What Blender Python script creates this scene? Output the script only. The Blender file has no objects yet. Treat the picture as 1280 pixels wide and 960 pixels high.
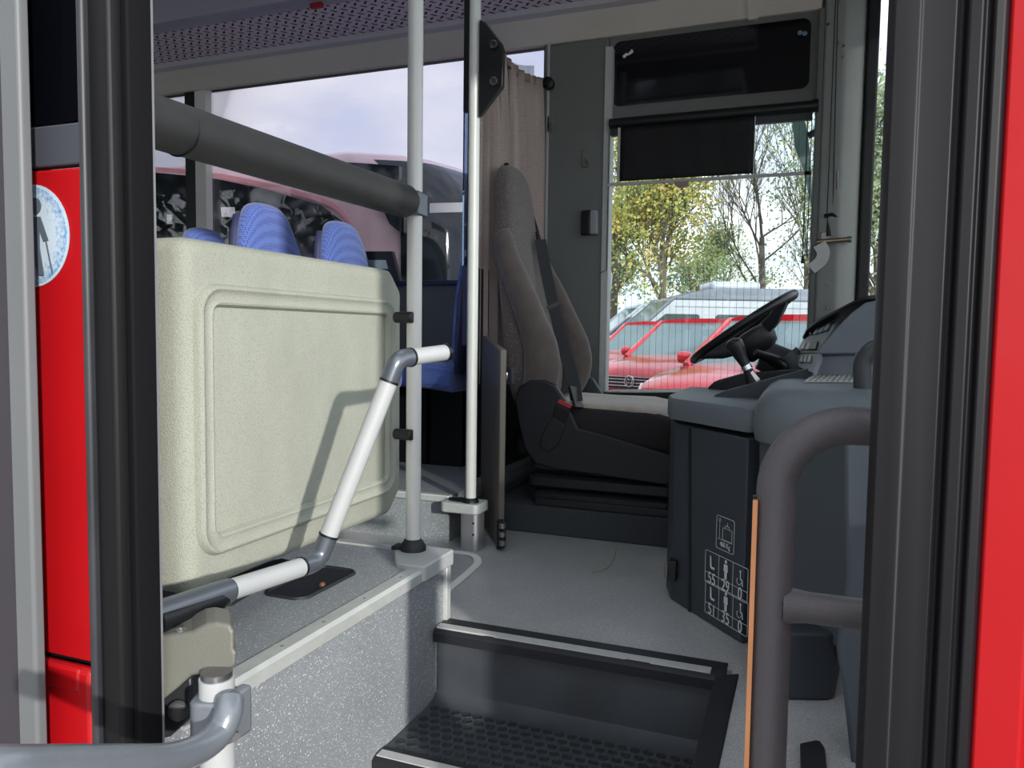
import bpy, bmesh, math, random
from mathutils import Vector, Matrix
random.seed(7)
V = Vector
C = bpy.context.scene.collection
SC = bpy.context.scene
R = math.radians

# ------------------------------------------------------------------ camera, sky, sun, exposure
YAW, PITCH, ROLL, F = R(21.2), R(-3.7), R(0.75), 962.0
CAMZ = 0.755
cam = bpy.data.cameras.new('camera'); camo = bpy.data.objects.new('camera', cam); C.objects.link(camo)
CM = Matrix.Rotation(YAW, 4, 'Z') @ Matrix.Rotation(math.pi/2 + PITCH, 4, 'X') @ Matrix.Rotation(ROLL, 4, 'Z')
camo.matrix_world = Matrix.Translation((0, 0, CAMZ)) @ CM
cam.sensor_width = 36; cam.lens = 36*F/1280; cam.clip_start = .05; cam.clip_end = 500
SC.camera = camo
SUN_AZ, SUN_EL = R(-42), R(14.5)
sd = V((math.cos(SUN_EL)*math.cos(SUN_AZ), math.cos(SUN_EL)*math.sin(SUN_AZ), math.sin(SUN_EL)))
sl = bpy.data.lights.new('sun', 'SUN'); so = bpy.data.objects.new('sun', sl); C.objects.link(so)
sl.energy = 1.75; sl.angle = R(1.2); sl.color = (1.0, .96, .90)
so.rotation_euler = (-sd).to_track_quat('-Z', 'Y').to_euler()
SKY_STRENGTH = .95
w = bpy.data.worlds.new('world'); SC.world = w; w.use_nodes = True
nt = w.node_tree; nt.nodes.clear()
def N(t, ty, **kw):
    n = t.nodes.new(ty)
    for k, v in kw.items(): setattr(n, k, v)
    return n
tc = N(nt, 'ShaderNodeTexCoord'); mp = N(nt, 'ShaderNodeMapping'); mp.inputs['Scale'].default_value = (1.6, 1.6, 4.0)
mp.inputs['Location'].default_value = (.35, .1, .2)
no = N(nt, 'ShaderNodeTexNoise'); no.inputs['Scale'].default_value = 1.7; no.inputs['Detail'].default_value = 7; no.inputs['Roughness'].default_value = .5
cr = N(nt, 'ShaderNodeValToRGB')
cr.color_ramp.elements[0].position = .36; cr.color_ramp.elements[0].color = (.58, .67, .88, 1)
cr.color_ramp.elements[1].position = .60; cr.color_ramp.elements[1].color = (.96, .96, .98, 1)
e = cr.color_ramp.elements.new(.46); e.color = (.74, .78, .89, 1)
bg = N(nt, 'ShaderNodeBackground'); bg.inputs['Strength'].default_value = SKY_STRENGTH
ow = N(nt, 'ShaderNodeOutputWorld')
L = nt.links.new
L(tc.outputs['Generated'], mp.inputs['Vector']); L(mp.outputs[0], no.inputs['Vector']); L(no.outputs['Fac'], cr.inputs[0])
L(cr.outputs[0], bg.inputs['Color']); L(bg.outputs[0], ow.inputs['Surface'])
SC.view_settings.view_transform = 'Standard'; SC.view_settings.look = 'None'
SC.view_settings.gamma = 1; SC.view_settings.use_curve_mapping = False
SC.view_settings.exposure = 1.15
SC.cycles.max_bounces = 8; SC.cycles.transparent_max_bounces = 16

# ------------------------------------------------------------------ measuring: a sight line meets a real plane
FL = CM.to_3x3()
def ray(px, py):
    return FL @ V(((px-640)/F, -(py-480)/F, -1))
def at(px, py, X=None, Y=None, Z=None, pl=None, d=None):
    r = ray(px, py); o = V((0, 0, CAMZ))
    if X is not None: t = X/r.x
    elif Y is not None: t = Y/r.y
    elif Z is not None: t = (Z-CAMZ)/r.z
    elif d is not None: t = d
    else:
        p, n = V(pl[0]), V(pl[1]); t = (p-o).dot(n)/r.dot(n)
    return o + r*t
def xat(px, Y, py=420): return at(px, py, Y=Y).x
def zat(px, py, **k): return at(px, py, **k).z

# ------------------------------------------------------------------ materials
def lin(c):
    return tuple(((v/255)/12.92 if v/255 <= .04045 else ((v/255+.055)/1.055)**2.4) for v in c) + (1,)
MATS = {}
def mat(name, col, rough=.5, metal=0, bump=0, bscale=200, var=0, vscale=5, spec=.5, speck=None, coat=0, sheen=0, stretch=None):
    if name in MATS: return MATS[name]
    m = bpy.data.materials.new(name); m.use_nodes = True; t = m.node_tree
    b = t.nodes['Principled BSDF']; b.inputs['Roughness'].default_value = rough; b.inputs['Metallic'].default_value = metal
    b.inputs['Specular IOR Level'].default_value = spec; b.inputs['Coat Weight'].default_value = coat
    b.inputs['Coat Roughness'].default_value = .08
    b.inputs['Sheen Weight'].default_value = sheen
    c = lin(col); b.inputs['Base Color'].default_value = c
    tc = N(t, 'ShaderNodeTexCoord'); out = None
    src = tc.outputs['Object']
    if stretch:
        mpp = N(t, 'ShaderNodeMapping'); mpp.inputs['Scale'].default_value = stretch
        t.links.new(src, mpp.inputs[0]); src = mpp.outputs[0]
    nz = N(t, 'ShaderNodeTexNoise'); nz.inputs['Scale'].default_value = vscale; nz.inputs['Detail'].default_value = 5
    t.links.new(src, nz.inputs['Vector'])
    r = N(t, 'ShaderNodeValToRGB')
    v = max(var, .03)
    r.color_ramp.elements[0].position = .3; r.color_ramp.elements[1].position = .7
    r.color_ramp.elements[0].color = tuple(x*(1-v) for x in c[:3]) + (1,)
    r.color_ramp.elements[1].color = tuple(min(1, x*(1+v)) for x in c[:3]) + (1,)
    t.links.new(nz.outputs['Fac'], r.inputs[0]); out = r.outputs[0]
    if speck:
        for (sc_, lo, scol, *rn) in speck:
            vo = N(t, 'ShaderNodeTexVoronoi'); vo.inputs['Scale'].default_value = sc_; vo.inputs['Randomness'].default_value = rn[0] if rn else 1
            t.links.new(tc.outputs['Object'], vo.inputs['Vector'])
            mm = N(t, 'ShaderNodeMath', operation='LESS_THAN'); mm.inputs[1].default_value = lo
            t.links.new(vo.outputs['Distance'], mm.inputs[0])
            mx = N(t, 'ShaderNodeMix', data_type='RGBA'); mx.inputs['B'].default_value = lin(scol)
            t.links.new(mm.outputs[0], mx.inputs['Factor']); t.links.new(out, mx.inputs['A']); out = mx.outputs['Result']
    t.links.new(out, b.inputs['Base Color'])
    if bump:
        nb = N(t, 'ShaderNodeTexNoise'); nb.inputs['Scale'].default_value = bscale; nb.inputs['Detail'].default_value = 2
        t.links.new(tc.outputs['Object'], nb.inputs['Vector'])
        bp = N(t, 'ShaderNodeBump'); bp.inputs['Strength'].default_value = bump; bp.inputs['Distance'].default_value = .002
        t.links.new(nb.outputs['Fac'], bp.inputs['Height']); t.links.new(bp.outputs[0], b.inputs['Normal'])
    MATS[name] = m; return m
def glass(name, tint=(1, 1, 1), refl=1.0, rough=.0, base=.04, fmax=1.0):
    m = bpy.data.materials.new(name); m.use_nodes = True; t = m.node_tree; t.nodes.clear()
    tr = N(t, 'ShaderNodeBsdfTransparent'); tr.inputs[0].default_value = tint + (1,)
    gl = N(t, 'ShaderNodeBsdfGlossy'); gl.inputs['Roughness'].default_value = rough
    lw = N(t, 'ShaderNodeFresnel'); lw.inputs['IOR'].default_value = 1.45
    ml = N(t, 'ShaderNodeMath', operation='MULTIPLY'); ml.inputs[1].default_value = refl
    mi = N(t, 'ShaderNodeMixShader'); o = N(t, 'ShaderNodeOutputMaterial')
    t.links.new(lw.outputs[0], ml.inputs[0]); t.links.new(ml.outputs[0], mi.inputs[0])
    t.links.new(tr.outputs[0], mi.inputs[1]); t.links.new(gl.outputs[0], mi.inputs[2]); t.links.new(mi.outputs[0], o.inputs[0])
    MATS[name] = m; return m
FLOOR = mat('speckled_vinyl', (176, 177, 177), .45, bump=.25, bscale=500, var=.12, vscale=3, speck=[(330, .27, (122, 126, 130)), (210, .2, (226, 230, 230))])
PODV = mat('podium_vinyl', (142, 147, 151), .5, bump=.25, bscale=500, var=.1, vscale=4, speck=[(300, .27, (96, 102, 110)), (170, .20, (205, 212, 212)), (90, .13, (225, 228, 225))])
CARPET = mat('dark_carpet', (66, 70, 75), .95, bump=.8, bscale=900, var=.3, vscale=200)
RUB = mat('black_rubber', (34, 36, 40), .55, bump=.15, bscale=300, var=.2, vscale=8)
STEPR = mat('step_rubber', (66, 70, 75), .5, bump=.2, bscale=120, var=.25, vscale=6)
RUBG = mat('door_rubber', (13, 13, 15), .55, spec=.35, var=.15, vscale=4, stretch=(8, 8, .5), bump=.1, bscale=60)
BLK = mat('black_plastic', (20, 21, 24), .4, var=.1, bump=.1, bscale=500)
BLK2 = mat('soft_black_plastic', (33, 35, 39), .55, var=.1, bump=.25, bscale=600)
DGRY = mat('dark_grey_plastic', (58, 64, 72), .55, bump=.3, bscale=500, var=.06)
DASH = mat('dashboard_grey', (104, 112, 118), .5, bump=.4, bscale=450, var=.06)
DASH2 = mat('dashboard_hood_grey', (112, 118, 126), .6, bump=.4, bscale=450, var=.06)
WALLG = mat('wall_grey', (112, 116, 112), .6, bump=.2, bscale=300, var=.05)
DUCT = mat('duct_taupe', (222, 214, 203), .6, bump=.2, bscale=300, var=.04)
CEIL = mat('ceiling_grey', (112, 108, 110), .7, var=.08, bump=.2, bscale=200)
ALU = mat('brushed_aluminium', (200, 200, 202), .35, metal=.85, var=.05, vscale=30, stretch=(1, 1, .05))
POLE = mat('silver_painted_pole', (214, 215, 210), .38, metal=.05, var=.05, bump=.05, bscale=300)
WHT = mat('white_metal', (178, 181, 181), .4, var=.05, bump=.05)
TRIM = mat('pale_aluminium_trim', (200, 203, 200), .4, metal=.3, var=.07, vscale=20)
JOINT = mat('grey_joint_metal', (104, 110, 118), .3, metal=.5, var=.1)
PANEL = mat('moulded_grey_green_plastic', (166, 169, 156), .65, bump=.9, bscale=420, var=.08, vscale=9, stretch=(1, 1, .35), speck=[(300, .30, (146, 149, 136))])
RAIL = mat('grey_coated_rail', (94, 91, 94), .42, bump=.5, bscale=700, var=.06, metal=.25)
RAIL2 = mat('grey_gloss_rail', (122, 128, 134), .3, bump=.15, bscale=200, var=.1, metal=.25)
PAD = mat('padded_black_foam', (44, 45, 45), .5, bump=.6, bscale=700, var=.12, vscale=20)
COPPER = mat('orange_strip', (220, 150, 100), .5, var=.08, vscale=20)
RED = mat('red_paint', (172, 12, 20), .5, coat=.1, spec=.25, var=.05)
CAST = mat('taupe_casting', (108, 108, 99), .42, bump=.3, bscale=400, var=.08)
STEEL = mat('bare_steel', (150, 150, 150), .35, metal=.9, var=.15, vscale=20)
FABS = mat('speckled_seat_fabric', (108, 99, 96), .95, bump=.6, bscale=900, speck=[(120, .20, (176, 170, 164))], sheen=.3)
FAB = mat('plain_seat_fabric', (100, 90, 86), .95, bump=.5, bscale=900, var=.15, vscale=20, sheen=.4)
FABC = mat('lit_cushion_fabric', (190, 180, 168), .95, bump=.5, bscale=900, var=.15, vscale=20, sheen=.4)  # pale tone paints the light on the driver cushion top
BELT = mat('belt_webbing', (40, 42, 44), .6, bump=.5, bscale=500, var=.1)
CURT = mat('beige_curtain_cloth', (186, 170, 164), .9, bump=.7, bscale=500, var=.12, vscale=40, stretch=(1, 1, 8))
BLUE = mat('blue_seat_fabric', (90, 114, 186), .9, bump=.6, bscale=500, speck=[(110, .36, (50, 62, 128), .12)], sheen=.3)
NAVY = mat('navy_seat_plastic', (58, 62, 96), .5, var=.1)
BLIND = mat('black_blind_fabric', (16, 16, 18), .7, bump=.6, bscale=60, var=.4, vscale=30)
PAPER = mat('white_paper', (232, 232, 230), .7, var=.03)
ORGL = mat('orange_lens', (230, 90, 40), .4, var=.05)
GREYL = mat('light_grey_strip', (186, 188, 186), .5, var=.06, vscale=30)
DECW = mat('decal_white', (220, 222, 224), .6, var=.04)
ASPH = mat('asphalt', (150, 148, 144), .9, bump=.5, bscale=60, var=.2, vscale=2)
BARK = mat('bark', (104, 96, 86), .9, bump=.8, bscale=20, var=.2)
GL = glass('clear_glass', (.93, .96, .95), .6)
GLT = glass('side_window_glass', (.64, .64, .68), .6)
GLW = glass('wire_glass', (.88, .93, .92), .6)
GLD = glass('tinted_coach_glass', (.34, .36, .38), .8)
DKG = mat('dark_window_glass', (7, 9, 14), .06, spec=.8, var=.1)
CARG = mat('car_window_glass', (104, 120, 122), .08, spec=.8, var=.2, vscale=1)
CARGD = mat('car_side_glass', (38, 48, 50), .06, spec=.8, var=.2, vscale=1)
CARR = mat('red_car_paint', (190, 18, 38), .3, coat=.8, var=.04)
SILV = mat('silver_car_paint', (112, 118, 128), .35, metal=.2, coat=.6, var=.03)
WCAR = mat('white_car_paint', (176, 182, 188), .35, coat=.6, var=.03)
CHR = mat('chrome', (210, 212, 214), .15, metal=1, var=.05)
PBUS = mat('pale_coach_paint', (220, 190, 192), .35, coat=.5, var=.04)
PBUS2 = mat('rose_coach_paint', (226, 160, 162), .35, coat=.5, var=.04)

# ------------------------------------------------------------------ mesh builder
def fillet(pts, r, seg=6, closed=False):
    pts = [V(p) for p in pts]; n = len(pts); out = []
    rr = r if isinstance(r, (list, tuple)) else [r]*n
    for i, p in enumerate(pts):
        if not closed and i in (0, n-1): out.append(p); continue
        a, b = pts[(i-1) % n], pts[(i+1) % n]
        u, v = (a-p), (b-p); lu, lv = u.length, v.length; u.normalize(); v.normalize()
        dt = max(-1, min(1, u.dot(v))); ang = math.acos(dt)
        if rr[i] <= 0 or ang > 3.1: out.append(p); continue
        t = min(rr[i]/math.tan(ang/2), lu*.48, lv*.48); r2 = t*math.tan(ang/2)
        c = p + (u+v).normalized()*(r2/math.sin(ang/2))
        s, e_ = p+u*t-c, p+v*t-c
        tot = s.angle(e_) if s.length > 1e-9 else 0
        ax = s.cross(e_)
        if ax.length < 1e-12: out.append(p); continue
        ax.normalize()
        for k in range(seg+1): out.append(c + Matrix.Rotation(tot*k/seg, 3, ax) @ s)
    return out
def catmull(pts, seg=8):
    pts = [V(p) for p in pts]; P = [2*pts[0]-pts[1]] + pts + [2*pts[-1]-pts[-2]]; out = []
    for i in range(1, len(P)-2):
        for k in range(seg):
            t = k/seg; a, b, c, d = P[i-1:i+3]
            out.append(.5*((2*b)+(c-a)*t+(2*a-5*b+4*c-d)*t*t+(3*b-a-3*c+d)*t**3))
    out.append(pts[-1]); return out
class B:
    def __init__(s): s.v = []; s.f = []
    def add(s, vs, fs):
        n = len(s.v); s.v += [V(x) for x in vs]; s.f += [tuple(i+n for i in f) for f in fs]; return s
    def box(s, x0, x1, y0, y1, z0, z1, M=None):
        vs = [V((x, y, z)) for z in (z0, z1) for x, y in ((x0, y0), (x1, y0), (x1, y1), (x0, y1))]
        if M is not None: vs = [M @ v for v in vs]
        return s.add(vs, [(3, 2, 1, 0), (4, 5, 6, 7), (0, 1, 5, 4), (1, 2, 6, 5), (2, 3, 7, 6), (3, 0, 4, 7)])
    def prism(s, poly, ext):
        poly = [V(p) for p in poly]; ext = V(ext); n = len(poly)
        nrm = V((0, 0, 0))
        for i in range(n): nrm += poly[i].cross(poly[(i+1) % n])
        if nrm.dot(ext) > 0: poly = poly[::-1]
        return s.add(poly + [p+ext for p in poly], [tuple(range(n)), tuple(range(2*n-1, n-1, -1))] + [(i, i+n, (i+1) % n + n, (i+1) % n)[::-1][::-1] for i in range(n)])
    def rings(s, rs, cap=True, close=True):
        n = len(rs[0]); m = len(rs); vs = [p for r in rs for p in r]; fs = []
        for a in range(m-1):
            for i in range(n if close else n-1):
                j = (i+1) % n; fs.append((a*n+i, a*n+j, (a+1)*n+j, (a+1)*n+i))
        if cap: fs.append(tuple(range(n))[::-1]); fs.append(tuple(range((m-1)*n, m*n)))
        return s.add(vs, fs)
    def tube(s, pts, r, n=16, closed=False, cap=True, flat=None):
        pts = [V(p) for p in pts]; m = len(pts); rr = r if isinstance(r, (list, tuple)) else [r]*m
        T = []
        for i in range(m):
            a = pts[(i-1) % m] if (closed or i > 0) else pts[i]; b = pts[(i+1) % m] if (closed or i < m-1) else pts[i]
            T.append((b-a).normalized())
        up = V((0, 0, 1)) if abs(T[0].z) < .9 else V((0, 1, 0))
        nv = (up - T[0]*up.dot(T[0])).normalized(); rs = []
        for i in range(m):
            nv = (nv - T[i]*nv.dot(T[i])).normalized(); bv = T[i].cross(nv)
            fl = flat or 1
            rs.append([pts[i] + (nv*math.cos(2*math.pi*k/n) + bv*math.sin(2*math.pi*k/n)*fl)*rr[i] for k in range(n)])
        if closed:
            base = len(s.v); vs = [p for q in rs for p in q]; fs = []
            for a in range(m):
                for i in range(n): fs.append((a*n+i, a*n+(i+1) % n, ((a+1) % m)*n+(i+1) % n, ((a+1) % m)*n+i))
            return s.add(vs, fs)
        return s.rings(rs, cap)
    def cyl(s, a, b, r, r2=None, n=24): return s.tube([a, b], [r, r if r2 is None else r2], n)
    def ribbon(s, pts, wdir, w, th, tdir=None):
        pts = [V(p) for p in pts]; wd = V(wdir).normalized(); rs = []
        for i, p in enumerate(pts):
            t = (pts[min(i+1, len(pts)-1)] - pts[max(i-1, 0)]).normalized()
            wv = (wd - t*wd.dot(t)).normalized(); nn = t.cross(wv)
            rs.append([p-wv*w/2-nn*th/2, p+wv*w/2-nn*th/2, p+wv*w/2+nn*th/2, p-wv*w/2+nn*th/2])
        return s.rings(rs)
    def lathe(s, c, axis, prof, n=32):
        c = V(c); ax = V(axis).normalized(); u = ax.orthogonal().normalized(); w_ = ax.cross(u)
        rs = [[c + ax*h + (u*math.cos(2*math.pi*k/n)+w_*math.sin(2*math.pi*k/n))*max(r, 1e-4) for k in range(n)] for h, r in prof]
        return s.rings(rs)
    def quad(s, *p): return s.add(p, [tuple(range(len(p)))])
def mesh_from(b, name, m, org, smooth=40, bevel=0, bseg=2, sub=0):
    me = bpy.data.meshes.new(name); me.from_pydata([tuple(v-org) for v in b.v], [], b.f)
    bm = bmesh.new(); bm.from_mesh(me); bmesh.ops.recalc_face_normals(bm, faces=bm.faces); bm.to_mesh(me); bm.free()
    me.materials.append(m); o = bpy.data.objects.new(name, me); C.objects.link(o)
    if smooth:
        for p in me.polygons: p.use_smooth = True
        me.set_sharp_from_angle(angle=R(smooth))
    if bevel:
        q = o.modifiers.new('bevel', 'BEVEL'); q.width = bevel; q.segments = bseg; q.limit_method = 'ANGLE'; q.angle_limit = R(35); q.harden_normals = False
    if sub:
        q = o.modifiers.new('sub', 'SUBSURF'); q.levels = sub; q.render_levels = sub
    return o
WO = {}
def thing(name, label, cat, loc=(0, 0, 0), group=None, kind=None):
    o = bpy.data.objects.new(name, None); C.objects.link(o); o.location = loc; o.empty_display_size = .1
    o['label'] = label; o['category'] = cat
    if group: o['group'] = group
    if kind: o['kind'] = kind
    WO[o] = V(loc); return o
def part(parent, name, b, m, label=None, **k):
    org = WO[parent]; o = mesh_from(b, name, m, org, **k); o.parent = parent; WO[o] = org
    if label: o['label'] = label
    return o
def solo(name, label, cat, b, m, group=None, kind=None, **k):
    xs = [v.x for v in b.v]; ys = [v.y for v in b.v]; zs = [v.z for v in b.v]
    org = V(((min(xs)+max(xs))/2, (min(ys)+max(ys))/2, min(zs)))
    o = mesh_from(b, name, m, org, **k); o.location = org; o['label'] = label; o['category'] = cat; WO[o] = org
    if group: o['group'] = group
    if kind: o['kind'] = kind
    return o
def struct(name, b, m, label=None, cat=None, **k):
    org = V((0, 0, 0)); o = mesh_from(b, name, m, org, **k); o['kind'] = 'structure'; WO[o] = org
    if label: o['label'] = label
    if cat: o['category'] = cat
    return o
def copy_thing(root, loc, label, group):
    def rec(o, par):
        c = o.copy(); C.objects.link(c); c.parent = par
        for ch in [q for q in SC.objects if q.parent == o]: rec(ch, c)
        return c
    r = rec(root, None); r.location = loc; r['label'] = label
    if group: r['group'] = group
    WO[r] = V(loc); return r
def rrect(c, u, v, w, h, r, seg=6):
    c, u, v = V(c), V(u), V(v)
    return fillet([c-u*w/2-v*h/2, c+u*w/2-v*h/2, c+u*w/2+v*h/2, c-u*w/2+v*h/2], r, seg, closed=True)
def textb(s, size, ext=.0004):
    cu = bpy.data.curves.new('t', 'FONT'); cu.body = s; cu.size = size; cu.extrude = ext; cu.align_x = 'CENTER'; cu.align_y = 'CENTER'
    o = bpy.data.objects.new('t', cu); C.objects.link(o)
    me = o.to_mesh(); vs = [v.co.copy() for v in me.vertices]; fs = [tuple(p.vertices) for p in me.polygons]
    o.to_mesh_clear(); bpy.data.objects.remove(o); bpy.data.curves.remove(cu); return vs, fs

# ================================================================== THE SETTING
YW = 3.50                      # inner face of the far side wall
PODZ = .172
GZ = -.60                      # ground outside
XB = -7.0
# ---- floor
b = B()
b.box(XB, -.14, 1.77, 3.56, -.05, 0).box(-.14, 1.2, .98, 3.56, -.05, 0)
struct('floor', b, FLOOR)
# ---- ground
b = B(); b.box(-80, 80, -60, 120, GZ-.1, GZ); struct('ground', b, ASPH)
# ---- far side wall : sill, pillars, header
xp0, xp1 = xat(678, YW), xat(756, YW)       # pillar behind the driver
xw1 = xat(1018, YW)                          # front end of driver's window
zs1 = zat(540, 352, Y=YW)                    # passenger sill
zs2 = zat(800, 494, Y=YW)                    # driver sill
ZT = 2.105
b = B()
b.box(XB, xp0, YW, YW+.06, GZ+.3, zs1)
b.box(xp0, xp1, YW-.04, YW+.06, GZ+.3, 2.09)
b.box(xp1, xw1, YW, YW+.06, GZ+.3, zs2)
b.box(XB, xw1, YW, YW+.06, ZT, 2.5)
struct('wall_far', b, WALLG, bevel=.008)
b = B(); b.box(XB, xp0, YW-.03, YW+.0, zs1-.02, zs1+.004)
struct('trim_1', b, NAVY, bevel=.004)
# driver's wall lower body, dark
b = B(); b.box(-1.17, .2, YW-.03, YW, 0, zs2-.012); struct('trim_2', b, BLK2)
b = B(); b.box(xp0+.02, xp0+.03, YW-.046, YW-.04, .2, 2.12); b.box(xp1-.012, xp1, YW-.046, YW-.04, .2, 2.05)
struct('trim_3', b, GREYL)
# roof / ceiling
HX = ((-4.7, -3.7), (-1.45, -.45)); HY = (1.35, 2.3)      # two unseen roof openings added over the aisle to let in more daylight
b = B()
for z0_, z1_, y1_ in ((2.45, 2.5, YW+.06), (2.30, 2.33, 2.86)):
    b.box(XB, 1.1, .79, HY[0], z0_, z1_); b.box(XB, 1.1, HY[1], y1_, z0_, z1_)
    b.box(XB, HX[0][0], HY[0], HY[1], z0_, z1_); b.box(HX[0][1], HX[1][0], HY[0], HY[1], z0_, z1_); b.box(HX[1][1], 1.1, HY[0], HY[1], z0_, z1_)
struct('ceiling', b, CEIL)
for i_, (a_, c_) in enumerate(HX):
    struct('window_%d' % (5+i_), B().box(a_, c_, HY[0], HY[1], 2.47, 2.48), GL)  # glazing of the openings added for daylight
    b = B(); [b.box(*q) for q in ((a_-.02, a_, HY[0], HY[1], 2.29, 2.47), (c_, c_+.02, HY[0], HY[1], 2.29, 2.47), (a_-.02, c_+.02, HY[0]-.02, HY[0], 2.29, 2.47), (a_-.02, c_+.02, HY[1], HY[1]+.02, 2.29, 2.47))]
    struct('trim_%d' % (12+i_), b, WHT)
# near side wall: behind the door post and above the door
b = B()
b.box(XB, -1.10, .83, .87, GZ+.3, .95); b.box(XB, -1.1, .83, .87, 2.15, 2.5); b.box(-1.2, .25, .79, .83, 2.12, 2.5)
for x in (-6.9, -5.3, -3.7, -2.1): b.box(x, x+.1, .83, .87, .95, 2.15)
struct('wall_near', b, WALLG)
b = B(); b.box(XB-.05, XB, .79, YW+.06, GZ+.3, 2.5); struct('wall_rear', b, WALLG)
b = B(); b.box(XB, -1.1, .84, .85, .95, 2.15); struct('window_3', b, GL)
# duct above far windows (profile in Y,z), swept along X
def sweepx(prof, x0, x1, thick=None):
    b = B(); a = [V((x0, y, z)) for y, z in prof]; c = [V((x1, y, z)) for y, z in prof]
    return b.rings([a, c])
DX1 = xat(1012, 3.4)
duct = thing('air_duct', 'long taupe air duct running above the far windows to the front corner', 'air duct', (-3, 3.4, 2.1))
part(duct, 'duct_face', sweepx([(3.50, 2.10), (3.46, 2.095), (3.36, 2.185), (3.35, 2.30), (3.50, 2.30)], XB+.02, DX1), DUCT, bevel=.004)
part(duct, 'edge_trim', sweepx([(3.365, 2.18), (3.335, 2.19), (3.325, 2.215), (3.36, 2.23)], XB+.02, DX1-.25), mat('duct_edge', (196, 192, 198), .35, var=.03))
xq = xat(930, 3.4)
part(duct, 'joint_cover', sweepx([(3.497, 2.093), (3.457, 2.088), (3.353, 2.182), (3.343, 2.29), (3.36, 2.29), (3.37, 2.2), (3.47, 2.1)], xq-.03, xq+.01), DUCT)
# perforated panel with real slots in its material bump/colour: slots as dark inlays
pm = mat('perforated_panel', (190, 178, 186), .55, var=.03)
t = pm.node_tree; bs = t.nodes['Principled BSDF']
tc = N(t, 'ShaderNodeTexCoord'); sx = N(t, 'ShaderNodeSeparateXYZ'); t.links.new(tc.outputs['Object'], sx.inputs[0])
def mth(op, a, b_=None, t=t):
    n = N(t, 'ShaderNodeMath', operation=op)
    for i, q in enumerate((a, b_)):
        if q is None: continue
        if isinstance(q, (int, float)): n.inputs[i].default_value = q
        else: t.links.new(q, n.inputs[i])
    return n.outputs[0]
uy = mth('MULTIPLY', sx.outputs['Y'], 34); row = mth('FLOOR', uy)
par = mth('MODULO', mth('ADD', row, 1000), 2)
ux = mth('ADD', mth('MULTIPLY', sx.outputs['X'], 19), mth('MULTIPLY', par, .5))
fx = mth('SUBTRACT', mth('FRACT', mth('ADD', ux, 500)), .5); fy = mth('SUBTRACT', mth('FRACT', mth('ADD', uy, 500)), .5)
sk = mth('ADD', fx, mth('MULTIPLY', mth('MULTIPLY', fy, mth('SUBTRACT', mth('MULTIPLY', par, 2), 1)), .45))
ms = mth('MULTIPLY', mth('LESS_THAN', mth('ABSOLUTE', sk), .13), mth('LESS_THAN', mth('ABSOLUTE', fy), .40))
mx = N(t, 'ShaderNodeMix', data_type='RGBA'); mx.inputs['A'].default_value = lin((232, 216, 226)); mx.inputs['B'].default_value = lin((14, 14, 18))
t.links.new(ms, mx.inputs['Factor']); t.links.new(mx.outputs['Result'], bs.inputs['Base Color'])
b = B(); b.rings([[V((x, y, z)) for y, z in ((3.34, 2.21), (3.02, 2.222), (3.02, 2.24), (3.34, 2.228))] for x in (XB+.02, DX1-.3)])
solo('perforated_ceiling_panel', 'grey ceiling panel covered with rows of small slots above the far windows', 'ceiling panel', b, pm)
b = B(); b.rings([[V((x, y, z)) for y, z in ((3.02, 2.222), (2.93, 2.225), (2.90, 2.20), (2.87, 2.20), (2.85, 2.31), (3.02, 2.24))] for x in (XB+.02, DX1-.3)])
struct('trim_4', b, mat('rail_violet_grey', (184, 182, 196), .3, var=.03), bevel=.004)
# front corner pillar
xa = xw1
b = B(); pr = fillet([(xa-.005, 3.56, 0), (xa-.005, 3.455, 0), (xa+.075, 3.43, 0), (xa+.155, 3.47, 0), (xa+.155, 3.60, 0)], [0, .02, .03, .05, 0], 6, closed=True)
b.prism([V((p.x, p.y, .5)) for p in pr], (0, 0, 1.8))
struct('wall_front_corner', b, mat('pillar_grey', (164, 168, 164), .45, bump=.15, bscale=300, var=.05))
b = B(); b.box(xa+.155, xa+.20, 3.46, 3.56, .5, 2.3); struct('trim_5', b, RUB, bevel=.008)
b = B(); b.box(xa-.03, xa-.004, 3.455, 3.475, zs2, 2.1); struct('trim_6', b, WALLG, bevel=.006)
# windscreen, front
wsp = [(xa+.19, 3.52), (xa+.45, 3.42), (.82, 3.0), (.92, 2.2), (.90, 1.5), (.62, .95), (.34, .80)]
wp = catmull([(x, y, 0) for x, y in wsp], 6)
def strip(z0, z1, th=.006, pts=wp):
    b = B(); rs = []
    for i, p in enumerate(pts):
        tt = (pts[min(i+1, len(pts)-1)]-pts[max(i-1, 0)]).normalized(); n = V((-tt.y, tt.x, 0))*th
        rs.append([V((p.x, p.y, z0)), V((p.x, p.y, z1)), V((p.x+n.x, p.y+n.y, z1)), V((p.x+n.x, p.y+n.y, z0))])
    return b.rings(rs)
struct('window_4', strip(.62, 2.2), GL)
struct('wall_front', strip(GZ+.3, .62, .04), RED)
struct('trim_7', strip(2.2, 2.5, .05), WALLG)
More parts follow.
